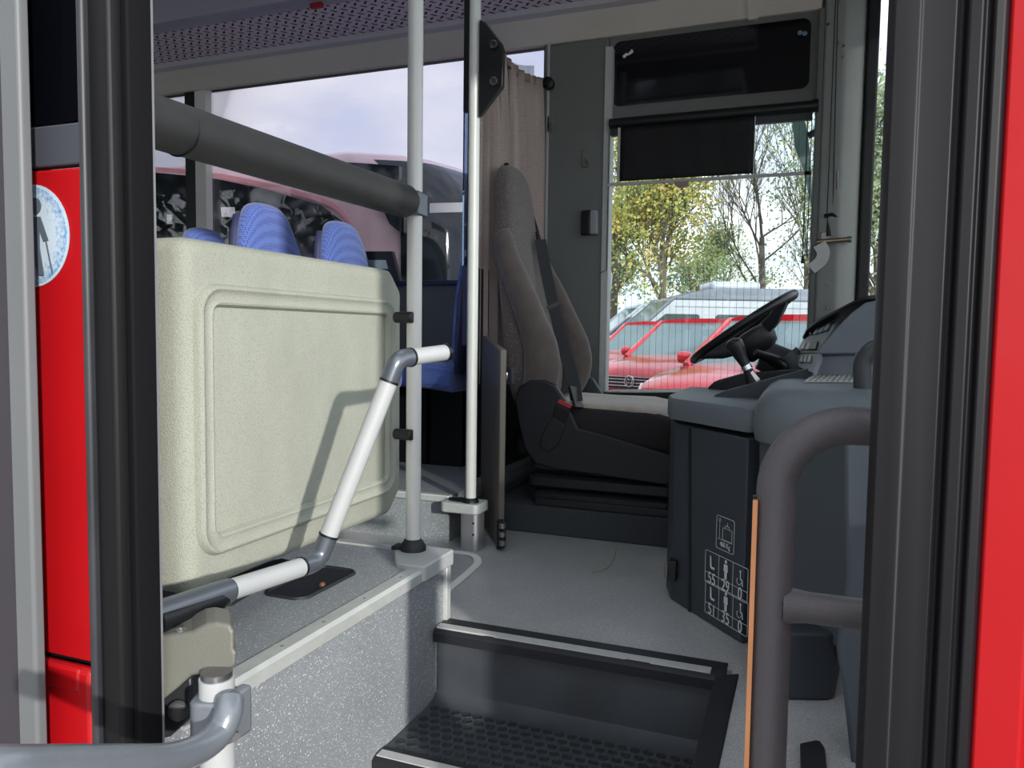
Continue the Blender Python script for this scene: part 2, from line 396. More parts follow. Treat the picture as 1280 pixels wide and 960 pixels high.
# ---- passenger window (window_1)
b = B(); b.box(XB, xp0, YW+.02, YW+.028, zs1, ZT); w1 = struct('window_1', b, GLT)
def mull(px0, px1, m, nm, y0=YW-.02, dy=.05):
    b = B(); x0, x1 = xat(px0, YW, 200), xat(px1, YW, 200); b.box(x0, x1, y0, y0+dy, zs1, ZT); return b
part(w1, 'mullion', mull(235, 248, BLK, ''), BLK)
part(w1, 'mullion_cover', mull(249, 262, WHT, '', YW-.03), mat('mullion_white', (232, 230, 222), .5, var=.03))
b = B(); b.box(-4.6, -4.5, YW-.02, YW+.03, zs1, ZT); b.box(-6.0, -5.9, YW-.02, YW+.03, zs1, ZT); part(w1, 'mullion', b, BLK)
b = B(); b.box(xp0-.01, xp0+.0, YW-.01, YW+.02, zs1, ZT); part(w1, 'seal', b, RUB)
# ---- driver's window (window_2)
zr = zat(890, 146, Y=YW)                    # bottom of the grey upper panel
b = B(); b.box(xp1, xw1, YW+.02, YW+.028, zs2, zr+.02); w2 = struct('window_2', b, GLW)
b = B()
npx = 29; x0 = xat(772, YW); x1 = xat(1008, YW)
for i in range(npx):
    x = x0+(x1-x0)*i/(npx-1); b.cyl((x, YW+.016, zs2), (x, YW+.016, zr), .0006, n=4)
part(w2, 'heating_wires', b, BLK)
b = B(); b.box(xp1-.004, xp1+.018, YW-.04, YW+.02, zs2, 2.05); part(w2, 'frame', b, GREYL, label='pale window frame edge')
# grey upper panel with dark pane
P = [at(767, 52, Y=YW), at(1016, 22, Y=YW), at(1010, 111, Y=YW), at(768, 133, Y=YW)]
zt, zb_ = (P[0].z+P[1].z)/2, (P[2].z+P[3].z)/2
pa, pb = P[0].x, P[1].x-.005
b = B()
outer = rrect(((xp1+xw1)/2, YW-.012, (zr+ZT+.02)/2), (1, 0, 0), (0, 0, 1), xw1-xp1-.004, ZT+.02-zr, .01, 8)
cin = V(((pa+pb)/2, YW-.012, (zt+zb_)/2))
r1 = rrect(cin, (1, 0, 0), (0, 0, 1), pb-pa+.03, zt-zb_+.03, .045, 8)
r2 = rrect(cin+V((0, .010, 0)), (1, 0, 0), (0, 0, 1), pb-pa, zt-zb_, .035, 8)
b.rings([[p+V((0, .03, 0)) for p in outer], outer, r1, r2, [p+V((0, .02, 0)) for p in r2]], cap=False)
part(w2, 'upper_panel', b, WALLG, label='grey moulded panel around the dark upper pane')
b = B(); b.prism([p+V((0, .004, 0)) for p in r2], (0, .006, 0)); dk = part(w2, 'dark_pane', b, DKG, label='black upper pane', smooth=0)
b = B()
c_ = [at(x, y, Y=YW-.006) for x, y in ((778, 70), (783, 66), (785, 67), (790, 61), (792, 65), (786, 69), (784, 69), (780, 73))]
b.prism(c_, (0, .002, 0))
solo('butterfly_sticker', 'small white bow-shaped sticker in the left corner of the dark upper pane', 'sticker', b, PAPER)
b = B()
for (px, py) in ((1000, 41), (1006, 42)):
    c = at(px, py, Y=YW-.006); b.lathe(c, (0, -1, 0), [(0, .010), (.002, .010)], 12)
solo('round_sticker', 'pair of small pale blue round stickers in the right corner of the dark upper pane', 'sticker', b, mat('pale_blue', (120, 150, 170), .4))

# ---- platform under driver seat, bulkhead
xc0 = at(636, 640, Y=2.72).x; 
b = B(); b.box(-1.17, -.30, 2.725, YW-.03, 0, .105); struct('driver_platform', b, CARPET, bevel=.006); bpy.data.objects['driver_platform'].name = 'trim_8'
b = B(); b.box(-1.285, -1.26, 2.86, YW-.04, 0, 1.02)
solo('bulkhead', 'dark bulkhead panel standing behind the driver seat', 'partition', b, BLK2, bevel=.004)
b = B(); b.box(-1.165, -1.14, 2.74, YW-.05, .105, .125)
solo('bulkhead_foot_rail', 'thin metal strip along the foot of the dark bulkhead behind the driver seat', 'metal strip', b, STEEL, bevel=.002)

# ---- passenger platform far side
b = B(); b.box(XB, -1.20, 2.47, YW, 0, .165); struct('trim_9', b, PODV)
b = B(); b.box(XB, -1.19, 2.455, 2.49, .15, .175); struct('trim_10', b, TRIM, bevel=.004)
# ---- podium next to the door (left)
PX = -.872
b = B(); b.box(XB, PX-.004, .88, 1.80, -.42, PODZ); struct('podium', b, PODV); bpy.data.objects['podium'].name = 'trim_11'
pe = thing('podium_edge_trim', 'pale aluminium edge profile along the top of the grey speckled podium beside the steps', 'edge trim', (PX, 1.4, PODZ))
b = B(); b.rings([[V((PX-.036, y, PODZ+.003)), V((PX-.003, y, PODZ+.004)), V((PX+.004, y, PODZ-.003)), V((PX+.004, y, PODZ-.026)), V((PX-.004, y, PODZ-.026)), V((PX-.004, y, PODZ)), V((PX-.036, y, PODZ))] for y in (.88, 1.655)])
part(pe, 'profile', b, TRIM)
for y in (1.14, 1.27, 1.42, 1.58):
    b = B(); b.lathe((PX-.018, y, PODZ+.003), (0, 0, 1), [(0, .004), (.0012, .0035)], 12); part(pe, 'screw', b, STEEL)
b = B(); b.box(-1.45, PX-.06, 1.785, 1.812, PODZ-.02, PODZ+.005); part(pe, 'rear_profile', b, TRIM)
b = B(); b.box(PX-.012, PX+.006, 1.782, 1.806, 0, PODZ-.02); part(pe, 'corner_post', b, TRIM, bevel=.003)
b = B()
pc = fillet([(PX+.012, 1.815, 0), (PX-.12, 1.815, 0), (PX-.135, 1.75, 0), (PX-.07, 1.645, 0), (PX+.012, 1.645, 0)], [.012, .02, .05, .05, .01], 6, closed=True)
b.prism([V((p.x, p.y, PODZ-.026)) for p in pc], (0, 0, .04)); part(pe, 'corner_cap', b, WHT, bevel=.004)
# tray in podium
tr = thing('recessed_tray', 'black rounded tray sunk into the podium top under the swing bar', 'tray', (-1.0, 1.4, PODZ))
tp = [at(385, 707, Z=PODZ), at(443, 712, Z=PODZ), at(395, 752, Z=PODZ), at(332, 748, Z=PODZ)]
ty0, ty1 = (tp[2].y+tp[3].y)/2, (tp[0].y+tp[1].y)/2; tx0, tx1 = (tp[0].x+tp[3].x)/2, (tp[1].x+tp[2].x)/2
cc = V(((tx0+tx1)/2, (ty0+ty1)/2, PODZ)); tw, th_ = tx1-tx0, ty1-ty0
U, W_ = V((1, 0, 0)), V((0, 1, 0))
b = B(); b.rings([rrect(cc, U, W_, tw, th_, .03), rrect(cc+V((0, 0, .006)), U, W_, tw-.006, th_-.006, .028), rrect(cc+V((0, 0, .006)), U, W_, tw-.016, th_-.016, .024), rrect(cc+V((0, 0, .0015)), U, W_, tw-.022, th_-.022, .02)], cap=False)
part(tr, 'rim', b, RUB)
b = B(); b.prism(rrect(cc+V((0, 0, .0005)), U, W_, tw-.018, th_-.018, .02), (0, 0, .0015)); part(tr, 'tray_floor', b, BLK2)
q = at(403, 732, Z=PODZ+.002); b = B(); b.lathe(q, (0, 0, 1), [(0, .007), (.006, .007), (.008, .003)], 6); part(tr, 'bolt', b, mat('rusty_bolt', (120, 80, 60), .6), label='rusty bolt head')

# ---- steps (Y edges 1.77 and 1.45)
SX0, SX1 = PX, -.165
st = thing('entrance_steps', 'black rubber covered entrance steps with pale nosing strips and round studs', 'steps', (-.5, 1.3, GZ))
b = B(); b.box(SX0, SX1, 1.742, 1.775, -.19, -.012); part(st, 'riser', b, STEPR)
b = B(); b.rings([[V((x, y, z)) for y, z in ((1.80, .0035), (1.765, .0045), (1.725, .002), (1.715, -.006), (1.718, -.03), (1.745, -.036), (1.80, -.01))] for x in (SX0, SX1+.012)])
part(st, 'nosing', b, RUB)
b = B(); b.box(SX0+.003, SX1-.02, 1.728, 1.754, .002, .0066); part(st, 'nosing_strip', b, GREYL, label='pale grey nosing strip')
b = B(); b.rings([[V((x, y, z)) for y, z in ((1.46, -.187), (1.70, -.187), (1.725, -.181), (1.742, -.165), (1.76, -.165), (1.76, -.25), (1.46, -.25))] for x in (SX0, SX1)])
part(st, 'tread', b, STEPR)
b = B()
for j in range(9):
    y = 1.685-j*.0285
    if y < 1.475: break
    for i in range(24):
        x = SX0+.02+i*.030+(j % 2)*.015
        if x > SX1-.03: continue
        b.lathe((x, y, -.1875), (0, 0, 1), [(0, .0125), (.002, .0122), (.0026, .0105), (.0018, .0095)], 14)
part(st, 'tread_studs', b, mat('stud_rubber', (46, 49, 54), .42, bump=.2, bscale=300))
b = B(); b.rings([[V((x, y, z)) for y, z in ((1.48, -.184), (1.445, -.183), (1.425, -.19), (1.425, -.215), (1.45, -.22), (1.48, -.2))] for x in (SX0, SX1)]); part(st, 'nosing', b, RUB)
b = B(); b.box(SX0+.003, SX1-.02, 1.437, 1.462, -.1845, -.1815); part(st, 'nosing_strip', b, GREYL, label='pale grey nosing strip')
b = B(); b.box(SX0, SX1, 1.45, 1.47, -.40, -.2); part(st, 'riser', b, STEPR)
b = B(); b.box(SX0, SX1, .82, 1.47, -.43, -.39); part(st, 'tread', b, STEPR)
b = B(); b.add([V(p) for p in ((SX1-.008, 1.715, .006), (SX1+.04, 1.75, .006), (SX1+.04, .82, .006), (SX1-.0, .82, .006), (SX1-.05, 1.715, -.40), (SX1+.04, 1.75, -.40), (SX1+.04, .82, -.40), (SX1-.05, .82, -.40))],
      [(0, 1, 2, 3), (7, 6, 5, 4), (0, 4, 5, 1), (1, 5, 6, 2), (2, 6, 7, 3), (3, 7, 4, 0)])
part(st, 'side_trim', b, RUB, bevel=.004)
# lifted vinyl edge gap and floor hatch strip
b = B()
hp = [at(x, y, Z=.0015) for x, y in ((538, 754), (556, 740), (575, 725), (589, 713), (597, 704), (594, 696), (580, 692), (560, 690), (535, 689), (505, 688))]
hl = catmull(hp, 5); rs = []
for i, p in enumerate(hl):
    tt = (hl[min(i+1, len(hl)-1)]-hl[max(i-1, 0)]).normalized(); n = V((-tt.y, tt.x, 0))*.0125
    rs.append([p-n, p+n, p+n+V((0, 0, .003)), p-n+V((0, 0, .003))])
b.rings(rs); solo('hatch_strip', 'pale grey curved strip framing a hatch in the aisle floor by the podium corner', 'floor strip', b, mat('pale_floor_strip', (242, 242, 238), .5, var=.04))
b = B(); b.tube(catmull([at(771, 684, Z=.003), at(766, 700, Z=.006), at(757, 711, Z=.003), at(740, 716, Z=.002)], 6), .0013, 6)
solo('straw', 'single dry blade of grass lying on the floor in front of the driver platform', 'straw', b, mat('dry_grass', (176, 168, 110), .8))
b = B(); p = [at(598, 796, Z=.001), at(640, 797, Z=.001), at(700, 806, Z=.001), at(800, 826, Z=.001), at(850, 835, Z=.001)]
b.prism([q+V((0, .0, 0)) for q in p]+[q+V((0, -.012, 0)) for q in (p[3], p[2], p[1])], (0, 0, .003))
solo('gap_in_vinyl', 'dark crack where the floor vinyl lifts behind the upper step nosing', 'gap', b, RUB)

# ================================================================== DOOR AREA
# left black post
def vbox(px0, px1, y0, y1, z0, z1, py=450):
    return B().box(xat(px0, y0, py), xat(px1, y0, py), y0, y1, z0, z1)
ZD0, ZD1 = -.45, 2.12
jp = thing('door_post', 'black ribbed rubber door post between red body panel and doorway', 'door post', (-1.1, .97, ZD0))
YD = .76
x105, x118, x131, x160, x188, x203 = [xat(q, YD) for q in (111, 119, 131, 160, 190)]+[xat(197, YD+.03)]
def vprism(pts, z0, z1): return B().prism([V((x, y, z0)) for x, y in pts], (0, 0, z1-z0))
part(jp, 'seal', vprism([(x105, YD), (x118, YD-.012), (x131, YD-.012), (x131, YD+.03), (x105, YD+.03)], ZD0, ZD1), mat('matt_black_seal', (9, 9, 12), .75, spec=.2), bevel=.004)
part(jp, 'channel', vprism([(x118+.002, YD-.022), (x131-.004, YD-.022), (x131-.004, YD), (x118+.002, YD)], ZD0, ZD1), mat('worn_channel', (52, 54, 58), .45, var=.3, vscale=6), label='scuffed grey channel strip', bevel=.004)
part(jp, 'profile', vprism([(x131, YD-.015), (x160-.004, YD-.02), (x160, YD-.008), (x160, YD+.03), (x131, YD+.03)], ZD0, ZD1), RUBG, bevel=.005)
part(jp, 'inner_seal', vprism([(x160, YD-.004), (x160+.012, YD-.004), (x203, YD+.022), (x203, YD+.03), (x160, YD+.03)], ZD0, ZD1), mat('matt_black_seal', (9, 9, 12), .75, spec=.2), bevel=.003)
part(jp, 'edge_strip', vprism([(x203-.001, YD+.027), (x203+.001, YD+.027), (x203+.001, YD+.03), (x203-.001, YD+.03)], ZD0, ZD1), mat('edge_grey', (120, 120, 125), .4))
# left body side
YB = .79
bx0, bx1 = -1.75, xat(109, YB)
zb1 = zat(70, 211, Y=YB); zb2 = zat(70, 156, Y=YB); zsm = zat(85, 822, Y=YB)
bs_ = thing('body_side_panel', 'red body side left of the doorway with a dark window on top', 'vehicle body panel', (-1.5, YB, GZ+.2))
part(bs_, 'red_panel', B().box(bx0, bx1, YB, YB+.02, zsm, zb1), RED, bevel=.004)
part(bs_, 'lower_flap', B().box(bx0, bx1, YB-.008, YB+.012, GZ+.25, zsm-.008), RED, bevel=.008, label='red lower flap')
part(bs_, 'flap_edge', B().box(bx0, bx1-.02, YB-.010, YB, zsm-.045, zsm-.008), RED, bevel=.006)
part(bs_, 'backing', B().box(bx0, bx1, YB+.02, YB+.04, GZ+.25, zb1), BLK)
part(bs_, 'waist_band', B().box(bx0, bx1, YB-.002, YB+.02, zb1+.004, zb2), mat('waist_band_grey', (70, 74, 82), .5), label='dark grey band', bevel=.003)
part(bs_, 'window_glass', B().box(bx0, bx1, YB, YB+.015, zb2+.003, ZD1), DKG, label='dark glass', smooth=0)
# sign disc
ce = at(88, 293, Y=YB); rs_ = abs(at(70, 228, Y=YB).z-at(70, 358, Y=YB).z)/2; cx, cz = ce.x-rs_, ce.z
sg = thing('walking_person_sign', 'round blue and white sticker of a figure with a cane on the red panel', 'sign', (cx, YB-.003, cz))
def disc(b, cx, cz, r, y, th=.001, n=48): b.lathe((cx, y, cz), (0, -1, 0), [(0, r), (th, r)], n); return b
part(sg, 'rim', disc(B(), cx, cz, rs_, YB-.001), mat('sign_rim', (190, 205, 215), .5))
sm = mat('faded_blue_sign', (120, 175, 215), .5); t = sm.node_tree; bsn = t.nodes['Principled BSDF']
tc = N(t, 'ShaderNodeTexCoord'); gr = N(t, 'ShaderNodeTexNoise'); gr.inputs['Scale'].default_value = 170; gr.inputs['Detail'].default_value = 6
ln = N(t, 'ShaderNodeVectorMath', operation='LENGTH'); t.links.new(tc.outputs['Object'], ln.inputs[0]); t.links.new(tc.outputs['Object'], gr.inputs[0])
a_ = mth('ADD', mth('MULTIPLY', ln.outputs['Value'], 10.2, t=t), mth('MULTIPLY', mth('SUBTRACT', gr.outputs['Fac'], .5, t=t), 1.0, t=t), t=t)
rp = N(t, 'ShaderNodeValToRGB'); rp.color_ramp.elements[0].position = .5; rp.color_ramp.elements[0].color = lin((196, 212, 224)); rp.color_ramp.elements[1].position = .85; rp.color_ramp.elements[1].color = lin((70, 140, 195))
t.links.new(a_, rp.inputs[0]); t.links.new(rp.outputs[0], bsn.inputs['Base Color'])
part(sg, 'disc', disc(B(), cx, cz, rs_-.004, YB-.002), sm)
def P2(pts, y=YB-.004, th=.001):   # pts in sign units (-1..1) -> prism
    return B().prism([V((cx+p[0]*rs_, y, cz+p[1]*rs_)) for p in pts], (0, -th, 0))
FG = mat('sign_figure_grey', (88, 98, 110), .6)
b = B(); disc(b, cx-.03*rs_+.012, cz+.57*rs_, .16*rs_, YB-.0035)
for pts in ([(-.08, .36), (.28, .36), (.48, -.10), (.34, -.12), (.24, .10), (.24, -.25), (.34, -.78), (.18, -.78), (.06, -.40), (-.10, -.82), (-.26, -.82), (-.14, -.2), (-.2, .05), (-.34, -.12), (-.42, -.08), (-.24, .34)],):
    bb = P2(pts); b.add(bb.v, bb.f)
part(sg, 'figure', b, FG, smooth=0)
part(sg, 'cane', P2([(.40, -.12), (.43, -.12), (.58, -.74), (.55, -.74)]), FG)
# near leaf edge at far left
yl = .735
xl1 = at(48, 480, Y=yl+.016).x
lf = thing('left_door_leaf', 'pale grey edge of the open door leaf at the left picture border', 'door leaf', (xl1-.05, yl, -.5))
part(lf, 'edge_profile', vprism([(xl1-.036, yl), (xl1-.003, yl), (xl1, yl+.004), (xl1, yl+.016), (xl1-.036, yl+.016)], -.5, 1.6), mat('leaf_grey', (108, 111, 112), .45, var=.06, vscale=3), bevel=.002)
part(lf, 'seal', vprism([(xl1-.09, yl+.004), (xl1-.036, yl+.004), (xl1-.036, yl+.016), (xl1-.09, yl+.016)], -.5, 1.6), mat('leaf_seal', (58, 54, 60), .5), bevel=.003)
part(lf, 'glass_frame', vprism([(xl1-.35, yl+.01), (xl1-.09, yl+.01), (xl1-.09, yl+.016), (xl1-.35, yl+.016)], -.5, 1.6), BLK)
# right door frame / leaf
yr = .755
def rx(px, y=yr): return at(px, 480, Y=y).x
rf = thing('right_door_post', 'wide dark ribbed door post at the right with red bodywork beside it', 'door post', (.12, yr, -.5))
prof = [(1093, .03), (1093, .0), (1097, -.010), (1128, -.010), (1131, -.0085), (1172, -.0085), (1176, -.003), (1182, -.003), (1187, -.010), (1203, -.010), (1208, -.004), (1213, -.004), (1218, -.009), (1230, -.008), (1237, -.002), (1237, .03)]
part(rf, 'profile', vprism([(rx(p), yr+q) for p, q in prof], -.5, 2.12), mat('post_charcoal', (17, 16, 20), .5, spec=.3, var=.12, vscale=4, stretch=(8, 8, .4)), bevel=.0015)
part(rf, 'body_corner', vprism([(rx(1237), yr-.004), (rx(1300), yr-.004), (rx(1300)+.02, yr+.03), (rx(1237), yr+.03)], -.5, 2.12), RED, bevel=.003)

# right handrail
yh = .87; hx = at(967, 700, Y=yh).x
zt_ = at(1030, 530, Y=yh).z; zm_ = at(1030, 762, Y=yh).z
hr = thing('entrance_handrail', 'grey coated entrance handrail with orange strip at right of the steps', 'handrail', (hx, yh, -.45))
b = B(); b.tube(fillet([(hx, yh, -.42), (hx, yh, zt_), (hx+.36, yh, zt_)], [0, .075, 0], 12), .0205, 24)
b.tube([(hx, yh, zm_), (hx+.36, yh, zm_)], .0165, 20)
b.lathe((hx, yh, zm_), (1, 0, 0), [(.012, .0215), (.022, .0185), (.036, .0166)], 24)
part(hr, 'rail', b, RAIL)
zo = at(950, 625, Y=yh-.01).z
b = B(); b.box(hx-.0225, hx-.0175, yh-.017, yh-.009, -.42, zo); part(hr, 'orange_strip', b, COPPER, label='orange strip down the left side of the rail')
b = B(); b.box(hx-.0232, hx-.018, yh-.0075, yh+.0, -.42, zo+.003); part(hr, 'strip_backing', b, BLK)

# ================================================================== PARTITION PANEL
XP = -1.045
py0, py1 = at(232, 500, X=XP).y, at(504, 500, X=XP).y
zt0 = at(380, 318, X=XP).z; zb0 = at(380, 690, X=XP).z
print('panel', py0, py1, zb0, zt0, at(235, 745, X=XP), at(480, 335, X=XP), at(480, 655, X=XP))
pt = thing('moulded_partition', 'large grey-green moulded partition panel standing on the podium behind the doorway', 'partition panel', (XP-.06, (py0+py1)/2, PODZ))
outl = fillet([(XP, py0, zb0), (XP, py1-.055, zb0), (XP, py1, zb0+.055), (XP, py1, zt0-.05), (XP, py1-.05, zt0), (XP, py0, zt0)], [.03, .03, .03, .03, .03, .03], 6, closed=True)
cen = V((XP, (py0+py1)/2, (zb0+zt0)/2))
def inset(pts, d, dx):
    out = []
    for p in pts:
        q = p-cen; sy = max(0, (abs(q.y)-d))/abs(q.y) if abs(q.y) > 1e-6 else 1; sz = max(0, (abs(q.z)-d))/abs(q.z) if abs(q.z) > 1e-6 else 1
        hy, hz = (py1-py0)/2, (zt0-zb0)/2
        out.append(cen + V((dx, q.y*(hy-d)/hy, q.z*(hz-d)/hz)))
    return out
b = B()
b.rings([inset(outl, .012, -.125), inset(outl, .0, -.11), inset(outl, 0, -.03), inset(outl, .005, -.014), inset(outl, .014, -.004), inset(outl, .026, 0)])
panel = part(pt, 'panel', b, PANEL)
# raised frame
rp_ = [at(238, 342, X=XP), at(491, 382, X=XP), at(491, 612, X=XP), at(250, 702, X=XP)]
ry0, ry1 = (rp_[0].y+rp_[3].y)/2, (rp_[1].y+rp_[2].y)/2
rz1, rz0 = (rp_[0].z+rp_[1].z)/2, (rp_[2].z+rp_[3].z)/2
rc = V((XP, (ry0+ry1)/2, (rz0+rz1)/2)); rw, rh = ry1-ry0, rz1-rz0
UY, UZ = V((0, 1, 0)), V((0, 0, 1))
def rr_(d, x, r): return rrect(rc+V((x, 0, 0)), UY, UZ, rw-2*d, rh-2*d, r, 8)
b = B(); b.rings([rr_(-.002, -.004, .057), rr_(.001, .008, .054), rr_(.005, .0135, .05), rr_(.009, .0145, .047), rr_(.013, .012, .044), rr_(.017, .009, .04), rr_(.030, .009, .03), rr_(.034, .0115, .026), rr_(.038, .010, .02), rr_(.043, .0005, .012)], cap=False)
part(pt, 'raised_border', b, PANEL)

# ================================================================== POLES
p1 = at(517, 560, Y=1.765); X1 = p1.x; Y1 = 1.765
po = thing('grab_pole', 'pale upright grab pole on the podium corner beside the moulded partition', 'grab pole', (X1, Y1, PODZ))
part(po, 'tube', B().cyl((X1, Y1, PODZ+.014), (X1, Y1, 2.3), .0195, n=28), POLE)
b = B(); b.lathe((X1, Y1, PODZ+.012), (0, 0, 1), [(0, .034), (.012, .034), (.03, .023), (.032, .0205)], 28); b.box(X1-.055, X1, Y1-.018, Y1+.018, PODZ+.012, PODZ+.022)
part(po, 'base_collar', b, BLK2)
for py in (397, 542):
    z = at(510, py, Y=Y1).z
    b = B(); b.tube([(X1-.045, Y1-.018, z), (X1+.008, Y1-.022, z)], .0145, 20); part(po, 'rubber_stop', b, BLK, bevel=.003)
# padded horizontal bar
zb = at(505, 255, Y=1.75).z
zb_l = at(222, 160, X=X1+.01).z
bar = thing('padded_rail', 'thick black padded rail running from the door post to the pale grab pole', 'padded rail', (X1, 1.3, (zb+zb_l)/2))
ya = .80
za = (zb_l+zb)/2
print('padbar', ya, zb, zb_l)
part(bar, 'padding', B().tube([(X1, ya, zb_l), (X1, 1.71, zb), (X1, 1.725, zb)], [.041, .041, .036], 32), PAD)
yj = at(225, 170, X=X1).y
part(bar, 'sleeve_joint', B().tube([(X1, yj-.0015, zb_l+.0), (X1, yj, zb_l)], .0415, 32), BLK)
b = B(); b.box(X1-.028, X1+.024, 1.735, 1.792, zb-.03, zb+.03); b.add([V(q) for q in ((X1-.028, 1.72, zb), (X1+.024, 1.72, zb), (X1+.024, 1.74, zb-.03), (X1-.028, 1.74, zb-.03), (X1-.028, 1.74, zb+.03), (X1+.024, 1.74, zb+.03))], [(0, 1, 2, 3), (1, 0, 4, 5)])
part(bar, 'clamp', b, JOINT, bevel=.004, label='grey clamp round the pole')

# pole 2 with glass, bracket
Y2 = 2.44; X2 = at(591, 350, Y=Y2).x
po2 = thing('partition_pole', 'silver upright pole in front of the driver compartment with black top bracket', 'grab pole', (X2, Y2, .17))
part(po2, 'tube', B().cyl((X2, Y2, .17), (X2, Y2, 2.3), .019, n=28), POLE)
b = B()
for py in (0, 1):
    pass
K = [at(599, 24, Y=Y2-.02), at(606, 27, Y=Y2-.02), at(627, 54, Y=Y2-.02), at(629, 62, Y=Y2-.02), at(628, 108, Y=Y2-.02), at(603, 141, Y=Y2-.02), at(598, 146, Y=Y2-.02)]
b.prism(K, (-.0, .02, 0)); br = part(po2, 'bracket', b, BLK, bevel=.003, label='black bracket plate')
for px, py in ((617, 56), (617, 102)):
    c = at(px, py, Y=Y2-.02); part(br, 'bolt', B().lathe(c, (0, -1, 0), [(0, .0155), (.005, .015), (.0065, .011), (.005, .008)], 24), mat('bracket_bolt', (50, 42, 40), .4))
# foot of pole 2
pf = thing('pole_pedestal', 'stubby silver pedestal carrying the pole in front of the driver compartment', 'pedestal', (X2, Y2, 0))
xf0, xf1 = at(575, 660, Y=Y2-.03).x, at(598, 660, Y=Y2-.03).x
b = B(); b.prism(rrect(((xf0+xf1)/2, Y2, 0), U, W_, xf1-xf0, .075, .02), (0, 0, .135)); part(pf, 'column', b, ALU)
for z in (.06, .10): part(pf, 'screw', B().lathe((xf1-.016, Y2-.0375, z), (0, -1, 0), [(0, .004), (.001, .004)], 10), BLK)
xg0 = at(552, 630, Y=Y2-.03).x
b = B(); b.prism(rrect(((xg0+xf1)/2, Y2+.01, .13), U, W_, xf1-xg0+.004, .11, .02), (0, 0, .035)); part(pf, 'top_cap', b, TRIM, bevel=.005)
b = B(); b.lathe((X2, Y2, .165), (0, 0, 1), [(0, .03), (.012, .026), (.016, .02)], 24); b.prism(fillet([(X2, Y2-.024, .165), (X2-.085, Y2-.01, .165), (X2-.085, Y2+.014, .165), (X2, Y2+.024, .165)], .01, 4, closed=True), (0, 0, .008)); part(pf, 'black_foot', b, BLK)
# glass pane beside pole 2 (edge on) with black strip and lavender lower edge
ge = thing('partition_glass', 'narrow glass partition seen edge on, black strip above, beside the silver pole', 'glass partition', (X2-.04, Y2+.12, 1.0))
yg = Y2+.06
xg = at(582, 200, Y=yg).x
ztp, z14, z33, z43 = 2.2, at(582, 140, Y=yg).z, at(582, 332, Y=yg).z, at(582, 432, Y=yg).z
part(ge, 'black_strip', B().box(xg-.012, xg+.010, yg, yg+.02, z14, ztp), BLK, bevel=.003)
part(ge, 'glass_edge', B().box(xg-.010, xg+.010, yg, yg+.012, z33, z14), glass('edge_glass', (.45, .52, .62), 1.0), smooth=0)
part(ge, 'steel_edge', B().box(xg+.008, xg+.012, yg-.002, yg+.014, z33, z14), BLK)
part(ge, 'lower_shell', B().box(xg-.010, xg+.012, yg, yg+.03, z43, z33), NAVY, bevel=.004)

# half door of the cab
A_, Bq = V((at(624, 560, Y=2.44).x, 2.44, 0)), V((at(601, 560, Y=2.80).x, 2.80, 0))
dirn = (Bq-A_).normalized(); nrm_ = V((-dirn.y, dirn.x, 0)); nrm_ = nrm_ if nrm_.x > 0 else -nrm_
cd = thing('cab_half_door', 'dark grey half height cab door standing ajar beside the silver pedestal', 'cab door', (A_.x, A_.y, .005))
zc = at(624, 437, Y=2.44).z; zc2 = at(600, 420, Y=2.8).z
b = B(); b.prism([A_+V((0, 0, .01)), Bq+V((0, 0, .01)), Bq+V((0, 0, zc2)), A_+V((0, 0, zc))], nrm_*.022); part(cd, 'panel', b, mat('cab_door_grey', (104, 98, 90), .5, var=.1, bump=.2), bevel=.004)
lp = at(634, 470, Y=2.50)
b = B(); b.box(lp.x-.03, lp.x+.022, lp.y-.012, lp.y+.02, lp.z-.03, lp.z+.03); lk = part(cd, 'latch', b, BLK2, bevel=.003)
b = B(); b.box(lp.x-.02, lp.x+.008, lp.y-.017, lp.y-.012, lp.z-.014, lp.z+.014)
part(lk, 'latch_plate', b, CHR, bevel=.002)
hp_ = at(629, 672, Y=2.45)
b = B(); b.box(hp_.x-.018, hp_.x-.0, 2.43, 2.48, .01, .115); part(cd, 'hinge', b, BLK, bevel=.003)
for z in (.035, .065, .095): part(cd, 'hinge_knuckle', B().cyl((hp_.x+.003, 2.435, z-.009), (hp_.x+.003, 2.435, z+.009), .012, n=14), STEEL)

# curtain behind the driver
tops = [at(592, 18, Y=2.86), at(606, 36, Y=2.93), at(622, 60, Y=3.02), at(640, 80, Y=3.13), at(655, 92, Y=3.25), at(668, 97, Y=3.36), at(677, 99, Y=3.42)]
tops = [V((p.x, p.y, p.z)) for p in tops]
tl = catmull(tops, 14)
rs = []
for i, p in enumerate(tl):
    s = i/len(tl); wob = .030*math.sin(i*.62)+.010*math.sin(i*1.7+1)
    col = []
    for k in range(13):
        z = p.z - (p.z-.55)*k/12; amp = .35+.65*min(1, k/3)
        col.append(V((p.x+wob*amp, p.y, z)))
    rs.append(col)
b = B(); b.rings(rs, cap=False, close=False)
cu = thing('driver_curtain', 'beige pleated curtain hanging behind the driver seat', 'curtain', (tops[0].x, 2.9, .55))
oo = part(cu, 'cloth', b, CURT); q = oo.modifiers.new('s', 'SOLIDIFY'); q.thickness = .002
b = B(); b.rings([[p+V((.004, 0, 0))+V((.020*math.sin(i*.85)*.35, 0, .006)), p+V((.004, 0, 0))+V((.020*math.sin(i*.85)*.35, 0, -.028))] for i, p in enumerate(tl)], cap=False, close=False)
oo = part(cu, 'hem', b, mat('curtain_hem', (150, 132, 120), .9, bump=.5, bscale=400)); q = oo.modifiers.new('s', 'SOLIDIFY'); q.thickness = .003
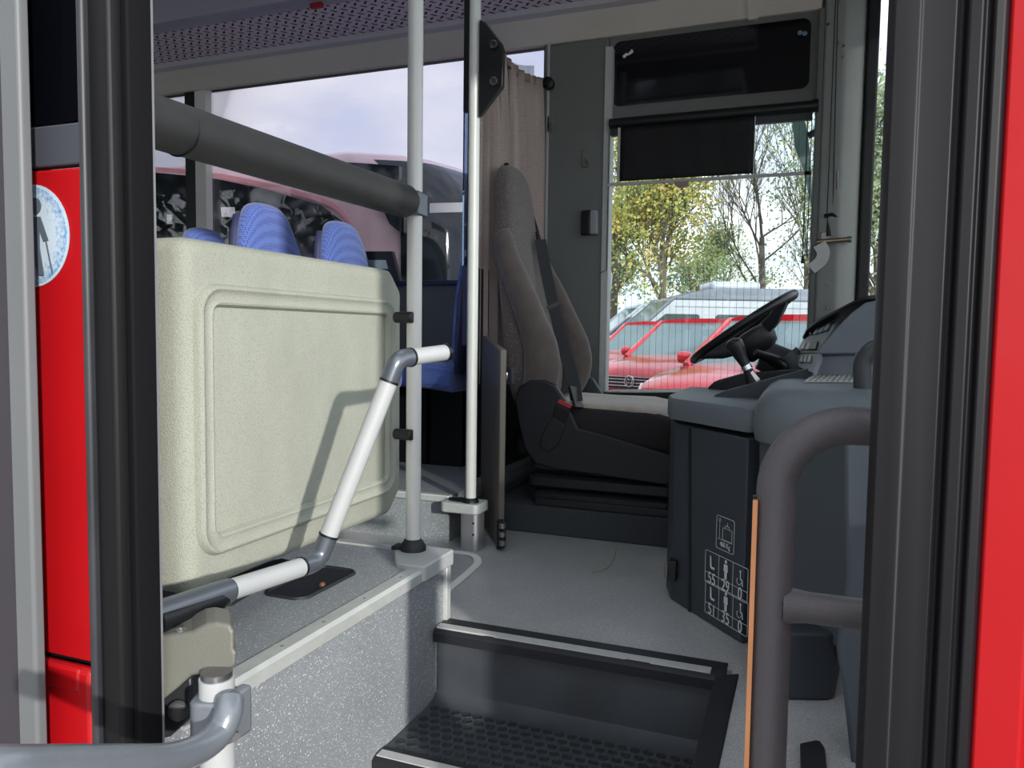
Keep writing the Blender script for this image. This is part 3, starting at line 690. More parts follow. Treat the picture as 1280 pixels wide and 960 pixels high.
# clear guard glass with curved top between curtain and pillar
g0 = [at(632, 58, Y=3.02), at(636, 62, Y=3.04), at(645, 74, Y=3.1), at(658, 80, Y=3.22), at(676, 81, Y=3.42)]
gt = catmull(g0, 5)
b = B(); b.rings([[V((p.x-.03, p.y, p.z)), V((p.x-.03, p.y, .9)), V((p.x-.034, p.y, .9)), V((p.x-.034, p.y, p.z))] for p in gt])
solo('guard_glass', 'clear guard glass with a curved top edge behind the beige curtain', 'glass panel', b, GL)

# ================================================================== SWING BAR
RT = .0172
Ea = V((-.765, 1.36, at(500, 446, Y=1.36).z))
Ea = at(497, 449, Y=1.275); Eb = at(560, 440, Y=1.41)
L0 = at(398, 702, Y=1.185); L1 = at(204, 764, Y=.83)
print('bar', Ea, Eb, L0, L1)
sb = thing('swing_bar', 'pale tubular swing bar with dark grey elbows crossing in front of the moulded partition', 'barrier bar', (L1.x, L1.y, PODZ))
up = (Ea-L0).normalized(); lo = (L1-L0).normalized(); hi = (Eb-Ea).normalized()
s1 = .052; s2 = .045
part(sb, 'upright_tube', B().cyl(L0+up*s1, Ea-up*s2, RT, n=28), WHT)
pl_ = at(380, 715, Y=1.15); tt0 = .055; LL = (L1-L0).length
fr = lambda px: (at(px, 740, X=L0.x).y)
Lk = L0+lo*(abs(L0.y-fr(291))/abs(lo.y)); Lj = L0+lo*(abs(L0.y-fr(377))/abs(lo.y))
part(sb, 'lower_tube', B().cyl(Lj, Lk, RT, n=28), WHT)
part(sb, 'elbow', B().tube(fillet([Lj-lo*.0, L0, L0+up*s1], [0, .04, 0], 10), RT*1.03, 28), JOINT)
part(sb, 'elbow', B().tube(fillet([Ea-up*s2, Ea, Ea+hi*.034], [0, .03, 0], 10), RT*1.03, 28), JOINT)
for q, dd in ((L0+up*s1, up), (Ea-up*s2, up), (Lj, lo), (Lk, lo), (Ea+hi*.034, hi)): part(sb, 'ring', B().cyl(q-dd*.002, q+dd*.002, RT*1.10, n=28), BLK)
part(sb, 'end_tube', B().cyl(Ea+hi*.034, Eb-hi*.01, RT*.94, n=28), WHT)
part(sb, 'end_cap', B().tube([Eb-hi*.012, Eb-hi*.003, Eb], [RT*1.05, RT*1.05, RT*.6], 24), BLK)
part(sb, 'grey_sleeve', B().tube([Lk, L1-V((0, .02, 0))], RT*1.12, 28), JOINT)
b = B(); mid = (Lk+lo*.012); b.tube([mid+V((.006, 0, -.009)), mid+lo*.02+V((.006, 0, -.009)), L1+V((.006, -.02, -.009))], [RT*.6, RT*1.05, RT*1.12], 20); part(sb, 'rubber_grip', b, BLK)
# swivel plate below bar on the podium (dark)
b = B(); b.prism([at(204, 760, Z=PODZ+.05), at(290, 758, Z=PODZ+.05), at(372, 708, Z=PODZ+.05), at(352, 704, Z=PODZ+.05), at(204, 740, Z=PODZ+.05)], (0, 0, .012))
part(sb, 'cover_plate', b, BLK2, bevel=.002)

# ================================================================== DOOR MECHANISM (lower left)
D = 1.06
m1 = thing('door_swing_column', 'white pivot column with grey clamp at the lower left of the doorway', 'pivot column', at(270, 960, d=D) )
pc_ = at(271, 862, d=D); cxp, cyp = pc_.x, pc_.y
WO[m1] = V((cxp, cyp, -.42)); m1.location = WO[m1]
part(m1, 'column', B().cyl((cxp, cyp, -.42), (cxp, cyp, at(271, 846, d=D).z), .0235, n=28), WHT)
part(m1, 'worn_ring', B().cyl((cxp, cyp, at(271, 848, d=D).z), (cxp, cyp, at(271, 838, d=D).z), .021, n=28), STEEL)
zc1, zc0 = at(271, 868, d=D).z, at(271, 922, d=D).z
b = B(); b.prism(rrect((cxp, cyp, zc0), (.94, .34, 0), (-.34, .94, 0), .062, .062, .02), (0, 0, zc1-zc0)); b.box(cxp+.018, cxp+.036, cyp-.01, cyp+.03, zc0+.0, zc1+.008)
part(m1, 'clamp', b, RAIL2, bevel=.005)
for f_ in (.22, .8): part(m1, 'bolt', B().cyl((cxp+.03, cyp-.004, zc0+(zc1-zc0)*f_), (cxp+.043, cyp-.012, zc0+(zc1-zc0)*f_), .006, n=12), STEEL)
# casting arm
pts = [(189, 797), (240, 790), (258, 780), (270, 778), (288, 781), (293, 790), (293, 812), (296, 816), (295, 832), (286, 840), (262, 842), (240, 846), (222, 862), (189, 888)]
b = B(); poly = [at(x, y, d=D+.012) for x, y in pts]; nv = V((-ray(245, 830).x, -ray(245, 830).y, 0)).normalized()
b.prism(fillet(poly, .006, 4, closed=True), -nv*.07)
ca = solo('door_arm_casting', 'taupe cast door arm cover sitting over the white pivot column', 'door arm', b, CAST, bevel=.010, bseg=4)
b = B(); b.lathe(at(226, 789, d=D-.01)+V((0, 0, .001)), (0, 0, 1), [(0, .007), (.002, .007), (.002, .004), (.0005, .0038)], 14)
o = mesh_from(b, 'cover_screw', STEEL, WO[ca]); o.parent = ca
# machinery behind
mm = thing('door_drive_bracket', 'dark steel bracket of the door drive behind the black post, below the cast arm', 'bracket', at(215, 950, d=D+.12))
b = B(); b.prism([at(196, 878, d=D+.08), at(238, 846, d=D+.08), at(240, 862, d=D+.08), at(236, 900, d=D+.08), at(212, 922, d=D+.08), at(196, 925, d=D+.08)], (-.01, .03, 0)); part(mm, 'plate', b, mat('dark_steel', (70, 72, 76), .4, metal=.6, var=.2), bevel=.003)
part(mm, 'hinge_pin', B().lathe(at(222, 888, d=D+.075), -ray(222, 888), [(0, .016), (.008, .014), (.009, .008)], 20), BLK)
b = B(); b.prism([at(200, 925, d=D+.13), at(236, 905, d=D+.13), at(240, 965, d=D+.13), at(200, 975, d=D+.13)], (-.01, .03, 0)); part(mm, 'lower_plate', b, CAST, bevel=.003)
b = B(); b.prism([at(232, 850, d=D+.16), at(244, 848, d=D+.16), at(240, 960, d=D+.16), at(226, 960, d=D+.16)], (-.01, .02, 0)); part(mm, 'rod', b, TRIM)
# left handrail
pts = [at(287, 876, d=D-.03), at(285, 893, d=D-.045), at(272, 918, d=D-.06), at(245, 938, d=D-.10), at(205, 950, d=D-.16), at(140, 953, d=D-.24), at(60, 956, d=D-.32), at(0, 958, d=D-.37), at(-60, 958, d=D-.40)]
b = B(); b.tube(catmull(pts, 8), .0185, 24)
solo('left_door_rail', 'glossy grey curved rail from the pivot clamp to the left door leaf', 'handrail', b, RAIL2)

# ================================================================== DRIVER SEAT
ds = thing('driver_seat', 'dark speckled driver seat on black suspension base behind the steering wheel', 'driver seat', (-.85, 3.0, .105))
YC = 3.01
def sect(z, xf, xc, xb, w, xoff=0, n=36):
    ring = []; xm = (xc+xb)/2
    for k in range(n):
        a = 2*math.pi*k/n; c_, s_ = math.cos(a), math.sin(a)
        y = w*math.copysign(abs(c_)**.75, c_)
        x = xm+(xc-xm)*abs(s_)**.6 if s_ >= 0 else xm-(xm-xb)*abs(s_)**.6
        ring.append(V((x, YC+y, z)))
    return ring
S = [(.44, 0, -1.0, -1.10, .15), (.50, 0, -.985, -1.12, .19), (.58, 0, -.98, -1.14, .21), (.66, 0, -.985, -1.15, .22), (.75, 0, -1.00, -1.16, .22), (.85, 0, -1.03, -1.165, .215),
     (.95, 0, -1.06, -1.175, .21), (1.05, 0, -1.085, -1.19, .20), (1.12, 0, -1.10, -1.20, .185), (1.18, 0, -1.105, -1.205, .165), (1.25, 0, -1.11, -1.215, .15), (1.33, 0, -1.12, -1.22, .14), (1.39, 0, -1.135, -1.22, .125), (1.425, 0, -1.15, -1.215, .10), (1.445, 0, -1.165, -1.205, .06)]
b = B(); b.rings([sect(*s) for s in S]); part(ds, 'backrest', b, FABS, sub=1, smooth=180)
bz = [(1.17, -1.125, .012, .165), (1.14, -1.105, .036, .175), (1.06, -1.07, .048, .195), (.95, -1.01, .056, .212), (.84, -.955, .062, .22), (.74, -.905, .068, .224), (.65, -.885, .072, .226), (.57, -.895, .070, .222), (.50, -.93, .060, .21), (.46, -.96, .035, .20)]
for s_ in (-1, 1):
    cl_ = catmull([V((xf-r_, YC+s_*yy, z)) for z, xf, r_, yy in bz], 4); rl_ = [v.x for v in catmull([V((r_, 0, 0)) for z, xf, r_, yy in bz], 4)]
    b = B(); rs = []
    for p, r_ in zip(cl_, rl_):
        r_ = max(r_, .004); rs.append([V((p.x+r_*1.0*math.cos(2*math.pi*k/20), p.y+min(r_, .045)*math.sin(2*math.pi*k/20), p.z)) for k in range(20)])
    b.rings(rs); part(ds, 'side_bolster', b, FAB, smooth=180)
# cushion: lit top and shaded sides put into two fabric colours
def csec(x, zt, zb, w, bol, n=36):
    ring = []; zm = (zt+zb)/2
    for k in range(n):
        a = 2*math.pi*k/n; c_, s_ = math.cos(a), math.sin(a)
        y = w*math.copysign(abs(c_)**.5, c_); tn = abs(y/w)
        z = zm+(zt-zm+bol*tn**2)*abs(s_)**.5 if s_ >= 0 else zm-(zm-zb)*abs(s_)**.5
        ring.append(V((x, YC+y, z)))
    return ring
CS = [(-1.02, .47, .40, .20, .0), (-1.0, .49, .37, .23, .01), (-.90, .49, .35, .25, .03), (-.75, .485, .34, .26, .03), (-.6, .49, .32, .265, .02), (-.50, .485, .31, .265, .005), (-.44, .46, .31, .255, 0), (-.415, .42, .33, .23, 0), (-.41, .39, .36, .2, 0)]
b = B(); b.rings([csec(*c) for c in CS]); part(ds, 'cushion', b, mat('shaded_cushion_fabric', (44, 42, 44), .95, bump=.5, bscale=900), sub=1, smooth=180)  # shade on the cushion sides put into a darker colour
rs = []
for x_, zt_q, zb_q, w_q, bo_ in [(-.96, .494, 0, .20, .02)]+CS[2:5]+[(-.50, .482, 0, .24, .004), (-.45, .468, 0, .23, 0)]:
    row = []
    for k in range(-8, 9):
        y = w_q*.93*k/8; tn = abs(y/w_q); zz = zt_q+bo_*tn**2+.009-.035*max(0, tn-.6)**1.5*4
        row.append(V((x_, YC+y, zz)))
    rs.append(row)
b = B(); b.rings(rs, cap=False, close=False); o = part(ds, 'lit_cushion_top', b, FABC, smooth=180); q = o.modifiers.new('s', 'SOLIDIFY'); q.thickness = .02; q.offset = -1  # lit top of the cushion as a paler layer
# side shell
def shell(y, th):
    pts = [(643, 500), (648, 484), (662, 475), (680, 475), (694, 482), (712, 512), (722, 535), (760, 545), (835, 568), (843, 578), (842, 600), (832, 607), (760, 596), (700, 588), (668, 580), (655, 560), (648, 530)]
    b = B(); b.prism(fillet([V((at(px, py, Y=2.735).x, y, at(px, py, Y=2.735).z)) for px, py in pts], .012, 3, closed=True), (0, th, 0)); return b
part(ds, 'side_shell', shell(2.735, .035), BLK2, bevel=.008, bseg=3)
part(ds, 'side_shell', shell(3.26, .03), DGRY, bevel=.006)
zsh = .33
part(ds, 'seat_pan', B().box(-1.05, -.44, 2.77, 3.26, .29, .36), BLK, bevel=.01)
# suspension bellows
for (pa_, pb_, z0_, z1_) in ((662, 836, .235, .285), (659, 842, .17, .225), (664, 840, .125, .165)):
    xa_, xb_ = at(pa_, 600, Y=2.745).x, at(pb_, 600, Y=2.745).x
    b = B(); b.rings([rrect(((xa_+xb_)/2, 3.0, z), U, W_, xb_-xa_-2*i_, .51-2*i_, .03) for z, i_ in ((z0_, .02), (z0_+.012, .0), (z1_-.012, .0), (z1_, .02))]); part(ds, 'suspension_bellows', b, BLK2)
xa_, xb_ = at(668, 650, Y=2.74).x, at(841, 650, Y=2.74).x
part(ds, 'base_frame', B().box(xa_, xb_, 2.74, 3.26, .105, .135), BLK2, bevel=.004)
part(ds, 'suspension_core', B().box(-1.0, -.5, 2.80, 3.2, .12, .32), BLK)
kb = at(846, 583, Y=2.72); part(ds, 'adjuster_knob', B().lathe(kb+V((-.012, 0, 0)), (1, 0, 0), [(0, .028), (.02, .03), (.026, .024)], 18), BLK)
# buckle & housing
bk = [at(694, 505, Y=2.73), at(712, 514, Y=2.73), at(704, 534, Y=2.73), at(690, 523, Y=2.73)]
part(ds, 'buckle', B().prism(bk, (0, .03, 0)), BLK, bevel=.003)
part(ds, 'buckle_button', B().prism([at(699, 499, Y=2.732), at(715, 507, Y=2.732), at(713, 511, Y=2.732), at(697, 503, Y=2.732)], (0, .02, 0)), mat('red_button', (190, 60, 60), .5))
part(ds, 'buckle_boot', B().prism(fillet([at(690, 521, Y=2.728), at(707, 532, Y=2.728), at(698, 556, Y=2.728), at(684, 566, Y=2.728), at(675, 558, Y=2.728), at(676, 545, Y=2.728)], .012, 4, closed=True), (0, .02, 0)), BLK2, bevel=.004)
# belt diagonal
bp_ = [at(668, 300, Y=3.06), at(672, 325, Y=3.04), at(679, 360, Y=3.0), at(688, 400, Y=2.95), at(698, 440, Y=2.87), at(708, 475, Y=2.80), at(712, 500, Y=2.75)]
b = B(); b.ribbon(catmull([p+V((.03, -.01, 0)) for p in bp_], 5), (.85, .5, 0), .048, .002); bl = part(ds, 'seat_belt', b, BELT)
b = B(); c = at(683, 382, Y=2.98)+V((.036, 0, 0)); b.ribbon([c+V((-.004, -.014, .006)), c+V((.004, -.014, -.006))], (.85, .5, -.3), .062, .006); part(bl, 'belt_slider', b, CHR, label='chrome slider on the belt')
b = B(); b.ribbon([at(706, 483, Y=2.76)+V((.03, 0, 0)), at(717, 510, Y=2.735)+V((.02, 0, 0))], (.3, 1, 0), .05, .012); part(bl, 'belt_tongue', b, BLK, bevel=.003)
lb = catmull([at(632, 208, Y=3.02), at(642, 220, Y=3.1), at(658, 250, Y=3.2), at(668, 275, Y=3.26), at(677, 305, Y=3.28), at(683, 324, Y=3.28)], 6)
part(ds, 'belt_guide_cord', B().tube(lb, .005, 8), BLK)
part(ds, 'belt_guide_knob', B().lathe(at(633, 207, Y=3.02), ray(633, 207), [(-.012, .006), (-.006, .012), (.006, .012), (.012, .006)], 14), BLK)
part(ds, 'belt_guide', B().tube([at(663, 290, Y=3.08)+V((.03, 0, 0)), at(668, 313, Y=3.08)+V((.03, 0, 0))], [.008, .014], 12), BLK)
b = B(); b.tube(catmull([at(660, 250, Y=3.21), at(663, 280, Y=3.24), at(676, 310, Y=3.27), at(683, 330, Y=3.27)], 5), [.008]*6+[.012]*5+[.014]*5, 10, flat=1.6); part(ds, 'belt_housing', b, BLK)
b = B(); b.tube(catmull([at(724, 475, Y=3.28), at(733, 485, Y=3.28), at(739, 502, Y=3.25)], 5), .004, 8); part(ds, 'release_cable', b, STEEL)
b = B(); b.prism([at(740, 494, Y=3.27), at(758, 494, Y=3.27), at(757, 510, Y=3.27), at(736, 508, Y=3.27)], (0, .03, 0)); part(ds, 'far_buckle', b, mat('grey_latch', (150, 156, 160), .5), bevel=.003)

# ================================================================== STEERING WHEEL
YSW = 2.93
p_lo, p_hi = at(868, 450, Y=YSW), at(993, 367, Y=YSW)
c0 = (p_lo+p_hi)/2; e1 = (p_hi-p_lo).normalized(); e2 = V((0, 1, 0)); nn = e1.cross(e2).normalized()
if nn.z < 0: nn = -nn
RW = (p_hi-p_lo).length/2
print('wheel', c0, RW)
sw = thing('steering_wheel', 'black steering wheel tilted over the dashboard in front of the driver window', 'steering wheel', c0)
pts = [c0+(e1*math.cos(a)+e2*math.sin(a))*RW for a in [2*math.pi*k/48 for k in range(48)]]
part(sw, 'rim', B().tube(pts, .0145, 14, closed=True), BLK)
b = B()
for k in range(-4, 5):
    a = R(4)*k*1.3; p = c0+(e1*math.cos(a)+e2*math.sin(a))*RW-nn*.010; b.lathe(p, nn, [(-.006, .004), (0, .009), (.006, .004)], 10)
part(sw, 'finger_grips', b, BLK)
hub = c0-nn*.07
part(sw, 'hub', B().lathe(hub, nn, [(-.055, .04), (-.03, .075), (.0, .085), (.03, .085), (.045, .07), (.05, .03)], 28), BLK2)
for a in (R(28), R(-28), R(152), R(208)):
    d_ = (e1*math.cos(a)+e2*math.sin(a)); b = B()
    b.tube([hub+d_*.05+nn*.02, hub+d_*.12+nn*.035, c0+d_*(RW-.012)], [.030, .024, .014], 12, flat=.5); part(sw, 'spoke', b, BLK2)
# column
cb = at(1005, 468, Y=YSW+.02)
sc_ = thing('steering_column', 'grey steering column rising from the dashboard to the wheel hub', 'steering column', cb)
part(sc_, 'shroud', B().tube([hub-nn*.05, hub-nn*.05+(cb-(hub-nn*.05))*.5, cb], [.055, .06, .075], 16), DGRY)
sk_ = at(965, 452, Y=2.80); part(sc_, 'stalk', B().tube([at(944, 440, Y=2.72), at(970, 452, Y=2.76), at(990, 468, Y=2.86)], [.012, .022, .026], 14), BLK, label='fat black stalk')
part(sc_, 'column_collar', B().tube([at(985, 442, Y=2.82), at(1000, 458, Y=2.82)], [.035, .04], 14), DASH)

# ================================================================== CONSOLE / DASHBOARD
Q1, Q2 = V((-.352, 2.19, 0)), V((-.14, 1.94, 0)); qd = (Q2-Q1).normalized(); qn = V((qd.y, -qd.x, 0)); qn = qn if qn.y < 0 else -qn
PLN = (tuple(Q1), tuple(qn))
def ap(px, py): return at(px, py, pl=PLN)
co = thing('cab_side_console', 'dark grey rounded console between the entrance and the driver, with white pictogram labels', 'console', ((Q1+Q2)/2))
c_tl = ap(862, 530); c_tr = ap(958, 532)
rr1 = ap(1052, 600)
lowL, lowR = ap(862, 775), ap(936, 812)
E2 = Q1+qd*.44
front = fillet([Q1+V((-.03, .10, 0)), Q1+V((0, 0, 0)), E2, E2+V((.10, .30, 0)), Q1+V((.1, .55, 0)), Q1+V((-.03, .55, 0))], [.03, .045, .04, 0, 0, 0], 8, closed=True)
zl = lambda z: [V((p.x, p.y, z)) for p in front]
b = B(); b.prism(zl(.505), (0, 0, .012)); 
# body with lower right cut away
b2 = B(); b2.prism([V((p.x, p.y, 0.002)) for p in fillet([Q1+V((-.03, .10, 0)), Q1, Q1+qd*.335, Q1+qd*.335-qn*.2, Q1+V((-.03, .35, 0))], [.03, .045, .0, 0, 0], 8, closed=True)], (0, 0, .508))
part(co, 'side_panel', b2, DGRY, bevel=.004)
cut = [ap(948, 536), ap(1080, 536), ap(1070, 700), ap(1052, 812), ap(985, 784), ap(948, 760)]
b = B(); b.prism(cut, -qn*.05); part(co, 'entrance_panel', b, mat('entrance_panel_grey', (78, 85, 91), .55, bump=.3, bscale=500, var=.05), bevel=.006)
lid = fillet([Q1+V((-.04, .10, 0)), Q1+V((-.012, -.02, 0)), Q2+V((.03, -.03, 0)), Q2+V((.02, .35, 0)), Q1+V((.22, .55, 0)), Q1+V((-.04, .55, 0))], [.04, .05, .02, 0, 0, .03], 8, closed=True)
zl0, zl1 = ap(880, 530).z, ap(880, 503).z
def scl(pts, s, z): 
    c = sum(pts, V((0, 0, 0)))/len(pts); return [V((c.x+(p.x-c.x)*s, c.y+(p.y-c.y)*s, z)) for p in pts]
b = B(); b.rings([scl(lid, .985, zl0), scl(lid, 1.0, zl0+.012), scl(lid, .995, zl1-.018), scl(lid, .975, zl1-.006), scl(lid, .94, zl1)]); part(co, 'lid', b, DASH)
# left vertical seam strip
b = B(); b.prism([ap(861, 535)+qn*.001, ap(864, 535)+qn*.001, ap(864, 775)+qn*.001, ap(861, 772)+qn*.001], qn*.0015); part(co, 'seam', b, BLK)
kc = ap(842, 711)
b = B(); b.box(kc.x-.012, kc.x+.012, kc.y-.03, kc.y+.01, kc.z-.028, kc.z+.03); lt = part(co, 'catch', b, BLK, bevel=.003)
part(lt, 'catch_pin', B().cyl((kc.x-.016, kc.y-.025, kc.z-.02), (kc.x-.016, kc.y-.025, kc.z+.022), .006, n=10), STEEL)
# rounded entrance box beneath
e0 = at(1010, 888, Z=0)
bx = fillet([V((-.10, 1.98, 0)), V((-.09, 1.72, 0)), V((-.045, 1.655, 0)), V((.07, 1.70, 0)), V((.10, 2.0, 0))], [.0, .04, .05, .03, 0], 6, closed=True)
zbx = at(1010, 792, Y=1.68).z
solo('heater_box', 'small dark rounded box on the floor below the entrance panel', 'box', B().prism([V((p.x, p.y, .001)) for p in bx], (0, 0, zbx)), DGRY, bevel=.006)
b = B(); b.prism([at(1033, 812, Y=1.685), at(1043, 816, Y=1.685), at(1045, 858, Y=1.685), at(1034, 855, Y=1.685)], (0, .01, 0))
# lighter curved front trim at right
yt = 1.36
tpn = [(1052, 520), (1052, 640), (1055, 720), (1042, 812), (1050, 860), (1062, 965), (1130, 965), (1130, 520)]
b = B(); b.prism([at(x, y, Y=yt+.1) for x, y in tpn], (.05, .12, 0)); 
solo('front_corner_trim', 'tall smooth grey trim panel beside the right door post below the dashboard', 'trim panel', b, mat('corner_trim_grey', (80, 88, 96), .5, bump=.2, bscale=400), bevel=.012)
wz = at(1014, 940, Z=0.0)
wd = thing('rubber_buffer', 'worn black rubber buffer on the speckled floor right of the handrail', 'buffer', wz)
b = B(); b.prism(fillet([at(1000, 930, Z=.012), at(1024, 925, Z=.012), at(1031, 936, Z=.012), at(1036, 985, Z=.012), at(1002, 985, Z=.012)], .006, 3, closed=True), (0, 0, -.012)); b.v = [v+V((0, 0, .002)) for v in b.v]
part(wd, 'pad', b, RUB, bevel=.002)

# dashboard
da = thing('dashboard', 'grey dashboard with hooded instrument binnacle, switches and speaker grille', 'dashboard', (.15, 2.4, .5))
def rbox_rings(x0, x1, y0, y1, prof, r):
    return [rrect(((x0+x1)/2, (y0+y1)/2, z), U, W_, x1-x0-2*i, y1-y0-2*i, max(.005, r-i*.5), 8) for z, i in prof]
b = B(); b.rings(rbox_rings(-.125, .62, 1.80, 2.46, [(.50, .03), (.515, .008), (.55, 0), (.60, .008), (.625, .022), (.638, .045), (.642, .08)], .10)); part(da, 'cowl', b, DASH)
b = B(); b.box(-.06, .55, 2.5, 3.42, .30, .60); part(da, 'dash_body', b, DASH2, bevel=.02, bseg=3)
b = B(); b.box(.02, .58, 1.9, 3.4, .03, .50); part(da, 'dash_base', b, BLK2)
# speaker grille
g = [at(1005, 478, Z=.6435), at(1068, 478, Z=.6435), at(1072, 468, Z=.6435), at(1017, 468, Z=.6435)]
b = B(); b.prism(g, (0, 0, .003)); gq = part(da, 'speaker_grille', b, mat('speaker_grille_grey', (150, 152, 146), .5))
b = B()
for i in range(9):
    f0 = i/9+.03; a0 = g[0].lerp(g[1], f0); a1 = g[3].lerp(g[2], f0+.03); dv = (g[1]-g[0])*.05
    b.prism([a0+V((0, 0, .003)), a0+dv+V((0, 0, .003)), a1+dv+V((0, 0, .003)), a1+V((0, 0, .003))], (0, 0, .003))
part(gq, 'grille_ribs', b, mat('speaker_rib_grey', (176, 178, 170), .5))
# grab loop
lx = at(1083, 470, Y=1.95)
b = B(); b.tube(fillet([at(1079, 487, Y=1.93), at(1078, 440, Y=1.93), at(1130, 425, Y=1.93), at(1150, 487, Y=1.93)], [0, .045, .03, 0], 10), .021, 20); part(da, 'grab_handle', b, mat('handle_grey', (64, 68, 70), .4, bump=.2), label='dark grab handle')
# binnacle: profile extruded in Y
nb = [(1020, 437), (1040, 415), (1062, 392), (1081, 378), (1102, 374), (1160, 372), (1160, 440), (1024, 444)]
yb0 = 2.40
def py_(px, py, Y=yb0, y=None): p = at(px, py, Y=Y); return V((p.x, Y if y is None else y, p.z))
b = B(); b.prism([py_(*q) for q in nb], (.05, .10, 0)); part(da, 'binnacle_cheek', b, DASH2, bevel=.006, label='grey near side of the binnacle')
b = B(); b.prism([py_(1024, 443, 2.42), py_(1160, 440, 2.42), py_(1160, 474, 2.42), py_(1018, 474, 2.42)], (.02, .3, 0)); part(da, 'lower_cheek', b, DASH2, bevel=.006)
# hood shell : from near top edge to far edge
hd0 = [py_(1081, 377, 2.41), py_(1060, 384, 2.41), py_(1045, 392, 2.41)]
near = [at(1100, 374, Y=2.42), at(1078, 376, Y=2.42), at(1048, 390, Y=2.5), at(1024, 402, Y=2.7), at(1010, 412, Y=2.9), at(1003, 424, Y=3.0)]
far_ = [p+V((.25, .12, .0)) for p in near]
b = B(); nl = catmull(near, 5); 
b.rings([[p, p+V((.0, .0, .012)), p+V((.22, .14, .016)), p+V((.22, .14, .0))] for p in nl]); part(da, 'hood', b, BLK2, bevel=.003)
# switch panel
sp = [at(1006, 424, Y=2.98), at(1022, 407, Y=2.80), at(1052, 396, Y=2.55), at(1040, 416, Y=2.48), at(1022, 438, Y=2.44), at(1026, 446, Y=2.44), at(1014, 468, Y=2.46), at(998, 455, Y=2.9), at(996, 440, Y=2.95)]
spn = V((-.7, -.35, .6)).normalized()
ctr = V((0, 0, 0))
for p in sp: ctr += p/len(sp)
# best plane through three points
n3 = (sp[0]-sp[4]).cross(sp[2]-sp[4]).normalized(); n3 = -n3 if n3.x > 0 else n3
PS = (tuple(sp[4]), tuple(n3))
outline = [(1004, 424), (1020, 406), (1048, 397), (1040, 414), (1022, 437), (1024, 446), (1016, 466), (998, 458), (996, 440)]
b = B(); b.prism([at(x, y, pl=PS) for x, y in outline], -n3*.012); swp = part(da, 'switch_panel', b, DASH, smooth=0)
def swq(pts, m, nm, h=.006):
    b = B(); b.prism([at(x, y, pl=PS)+n3*.001 for x, y in pts], n3*h); return part(swp, nm, b, m, bevel=.001)
for i in range(3):
    x0 = 1018+i*6.5; swq([(x0, 419-i*2), (x0+4.5, 418-i*2), (x0+9, 410-i*2), (x0+4.5, 411-i*2)], mat('switch_grey', (120, 126, 130), .4), 'switch')
swq([(1014, 419), (1016, 419), (1017, 417), (1015, 417)], BLK, 'switch_knob', .008)
for i in range(2):
    x0 = 1002+i*6; swq([(x0, 438), (x0+3.5, 438), (x0+7, 430), (x0+3.5, 430)], mat('switch_light', (196, 200, 204), .4), 'switch')
swq([(1012, 438), (1021, 438), (1024, 428), (1016, 428)], BLK, 'display')
for i in range(3):
    x0 = 1001+i*5; swq([(x0, 454), (x0+3, 454), (x0+5, 446), (x0+2.2, 446)], mat('switch_dim', (160, 166, 170), .4), 'switch')
swq([(996, 441), (1026, 440), (1026, 441.5), (996, 442.5)], BLK, 'panel_seam', .002)
# side wedge (gear shift housing)
gs = thing('gear_shift_housing', 'dark gear shift housing with ledge left of the dashboard', 'shift housing', at(940, 495, Y=2.35))
wd_ = [(889, 506), (893, 494), (905, 489), (1008, 461), (1016, 462), (1016, 508)]
b = B(); b.prism(fillet([py_(x, y, 2.30) for x, y in wd_], .008, 3, closed=True), (0, .05, 0)); part(gs, 'side_wall', b, DGRY, bevel=.004)
w2_ = [(888, 500), (885, 484), (893, 477), (925, 468), (1000, 462), (1000, 500)]
b = B(); b.prism(fillet([py_(x, y, 2.62) for x, y in w2_], .008, 3, closed=True), (0, .12, 0)); part(gs, 'far_wall', b, BLK2, bevel=.004)
b = B(); b.prism([py_(900, 497, 2.34), py_(1008, 470, 2.34), py_(1005, 475, 2.34), py_(900, 503, 2.34)], (0, .3, 0)); part(gs, 'tray', b, BLK)
b = B(); b.prism([py_(891, 481, 2.61), py_(904, 475, 2.61), py_(906, 477, 2.61), py_(893, 483, 2.61)], (0, .03, .002)); part(gs, 'tray_slot', b, BLK)
gl_ = thing('gear_lever', 'black gear lever with chrome collar rising from the shift housing', 'gear lever', at(948, 478, Y=2.42))
YL = 2.42
k0, k1, k2, k3 = at(916, 428, Y=YL), at(922, 437, Y=YL), at(930, 452, Y=YL), at(934, 459, Y=YL)
b = B(); b.tube(catmull([at(914, 424, Y=YL), at(916, 428, Y=YL), at(920, 434, Y=YL), at(926, 446, Y=YL), at(933, 458, Y=YL)], 4), [.008, .014, .019, .022, .024, .0265, .027, .0265, .025, .024, .022, .020, .018, .0165, .0155, .0145, .014], 20)
part(gl_, 'knob', b, BLK)
part(gl_, 'collar', B().cyl(at(932, 457, Y=YL), at(935, 462, Y=YL), .0155, .016, 20), CHR)
part(gl_, 'shaft', B().tube([at(935, 462, Y=YL), at(940, 476, Y=YL), at(945, 484, Y=YL)], [.014, .02, .026], 18), BLK)
b = B(); b.prism([at(941, 463, Y=YL-.02), at(950, 474, Y=YL-.02), at(946, 478, Y=YL-.02), at(938, 466, Y=YL-.02)], (0, .006, 0)); part(gl_, 'gate_plate', b, CHR)
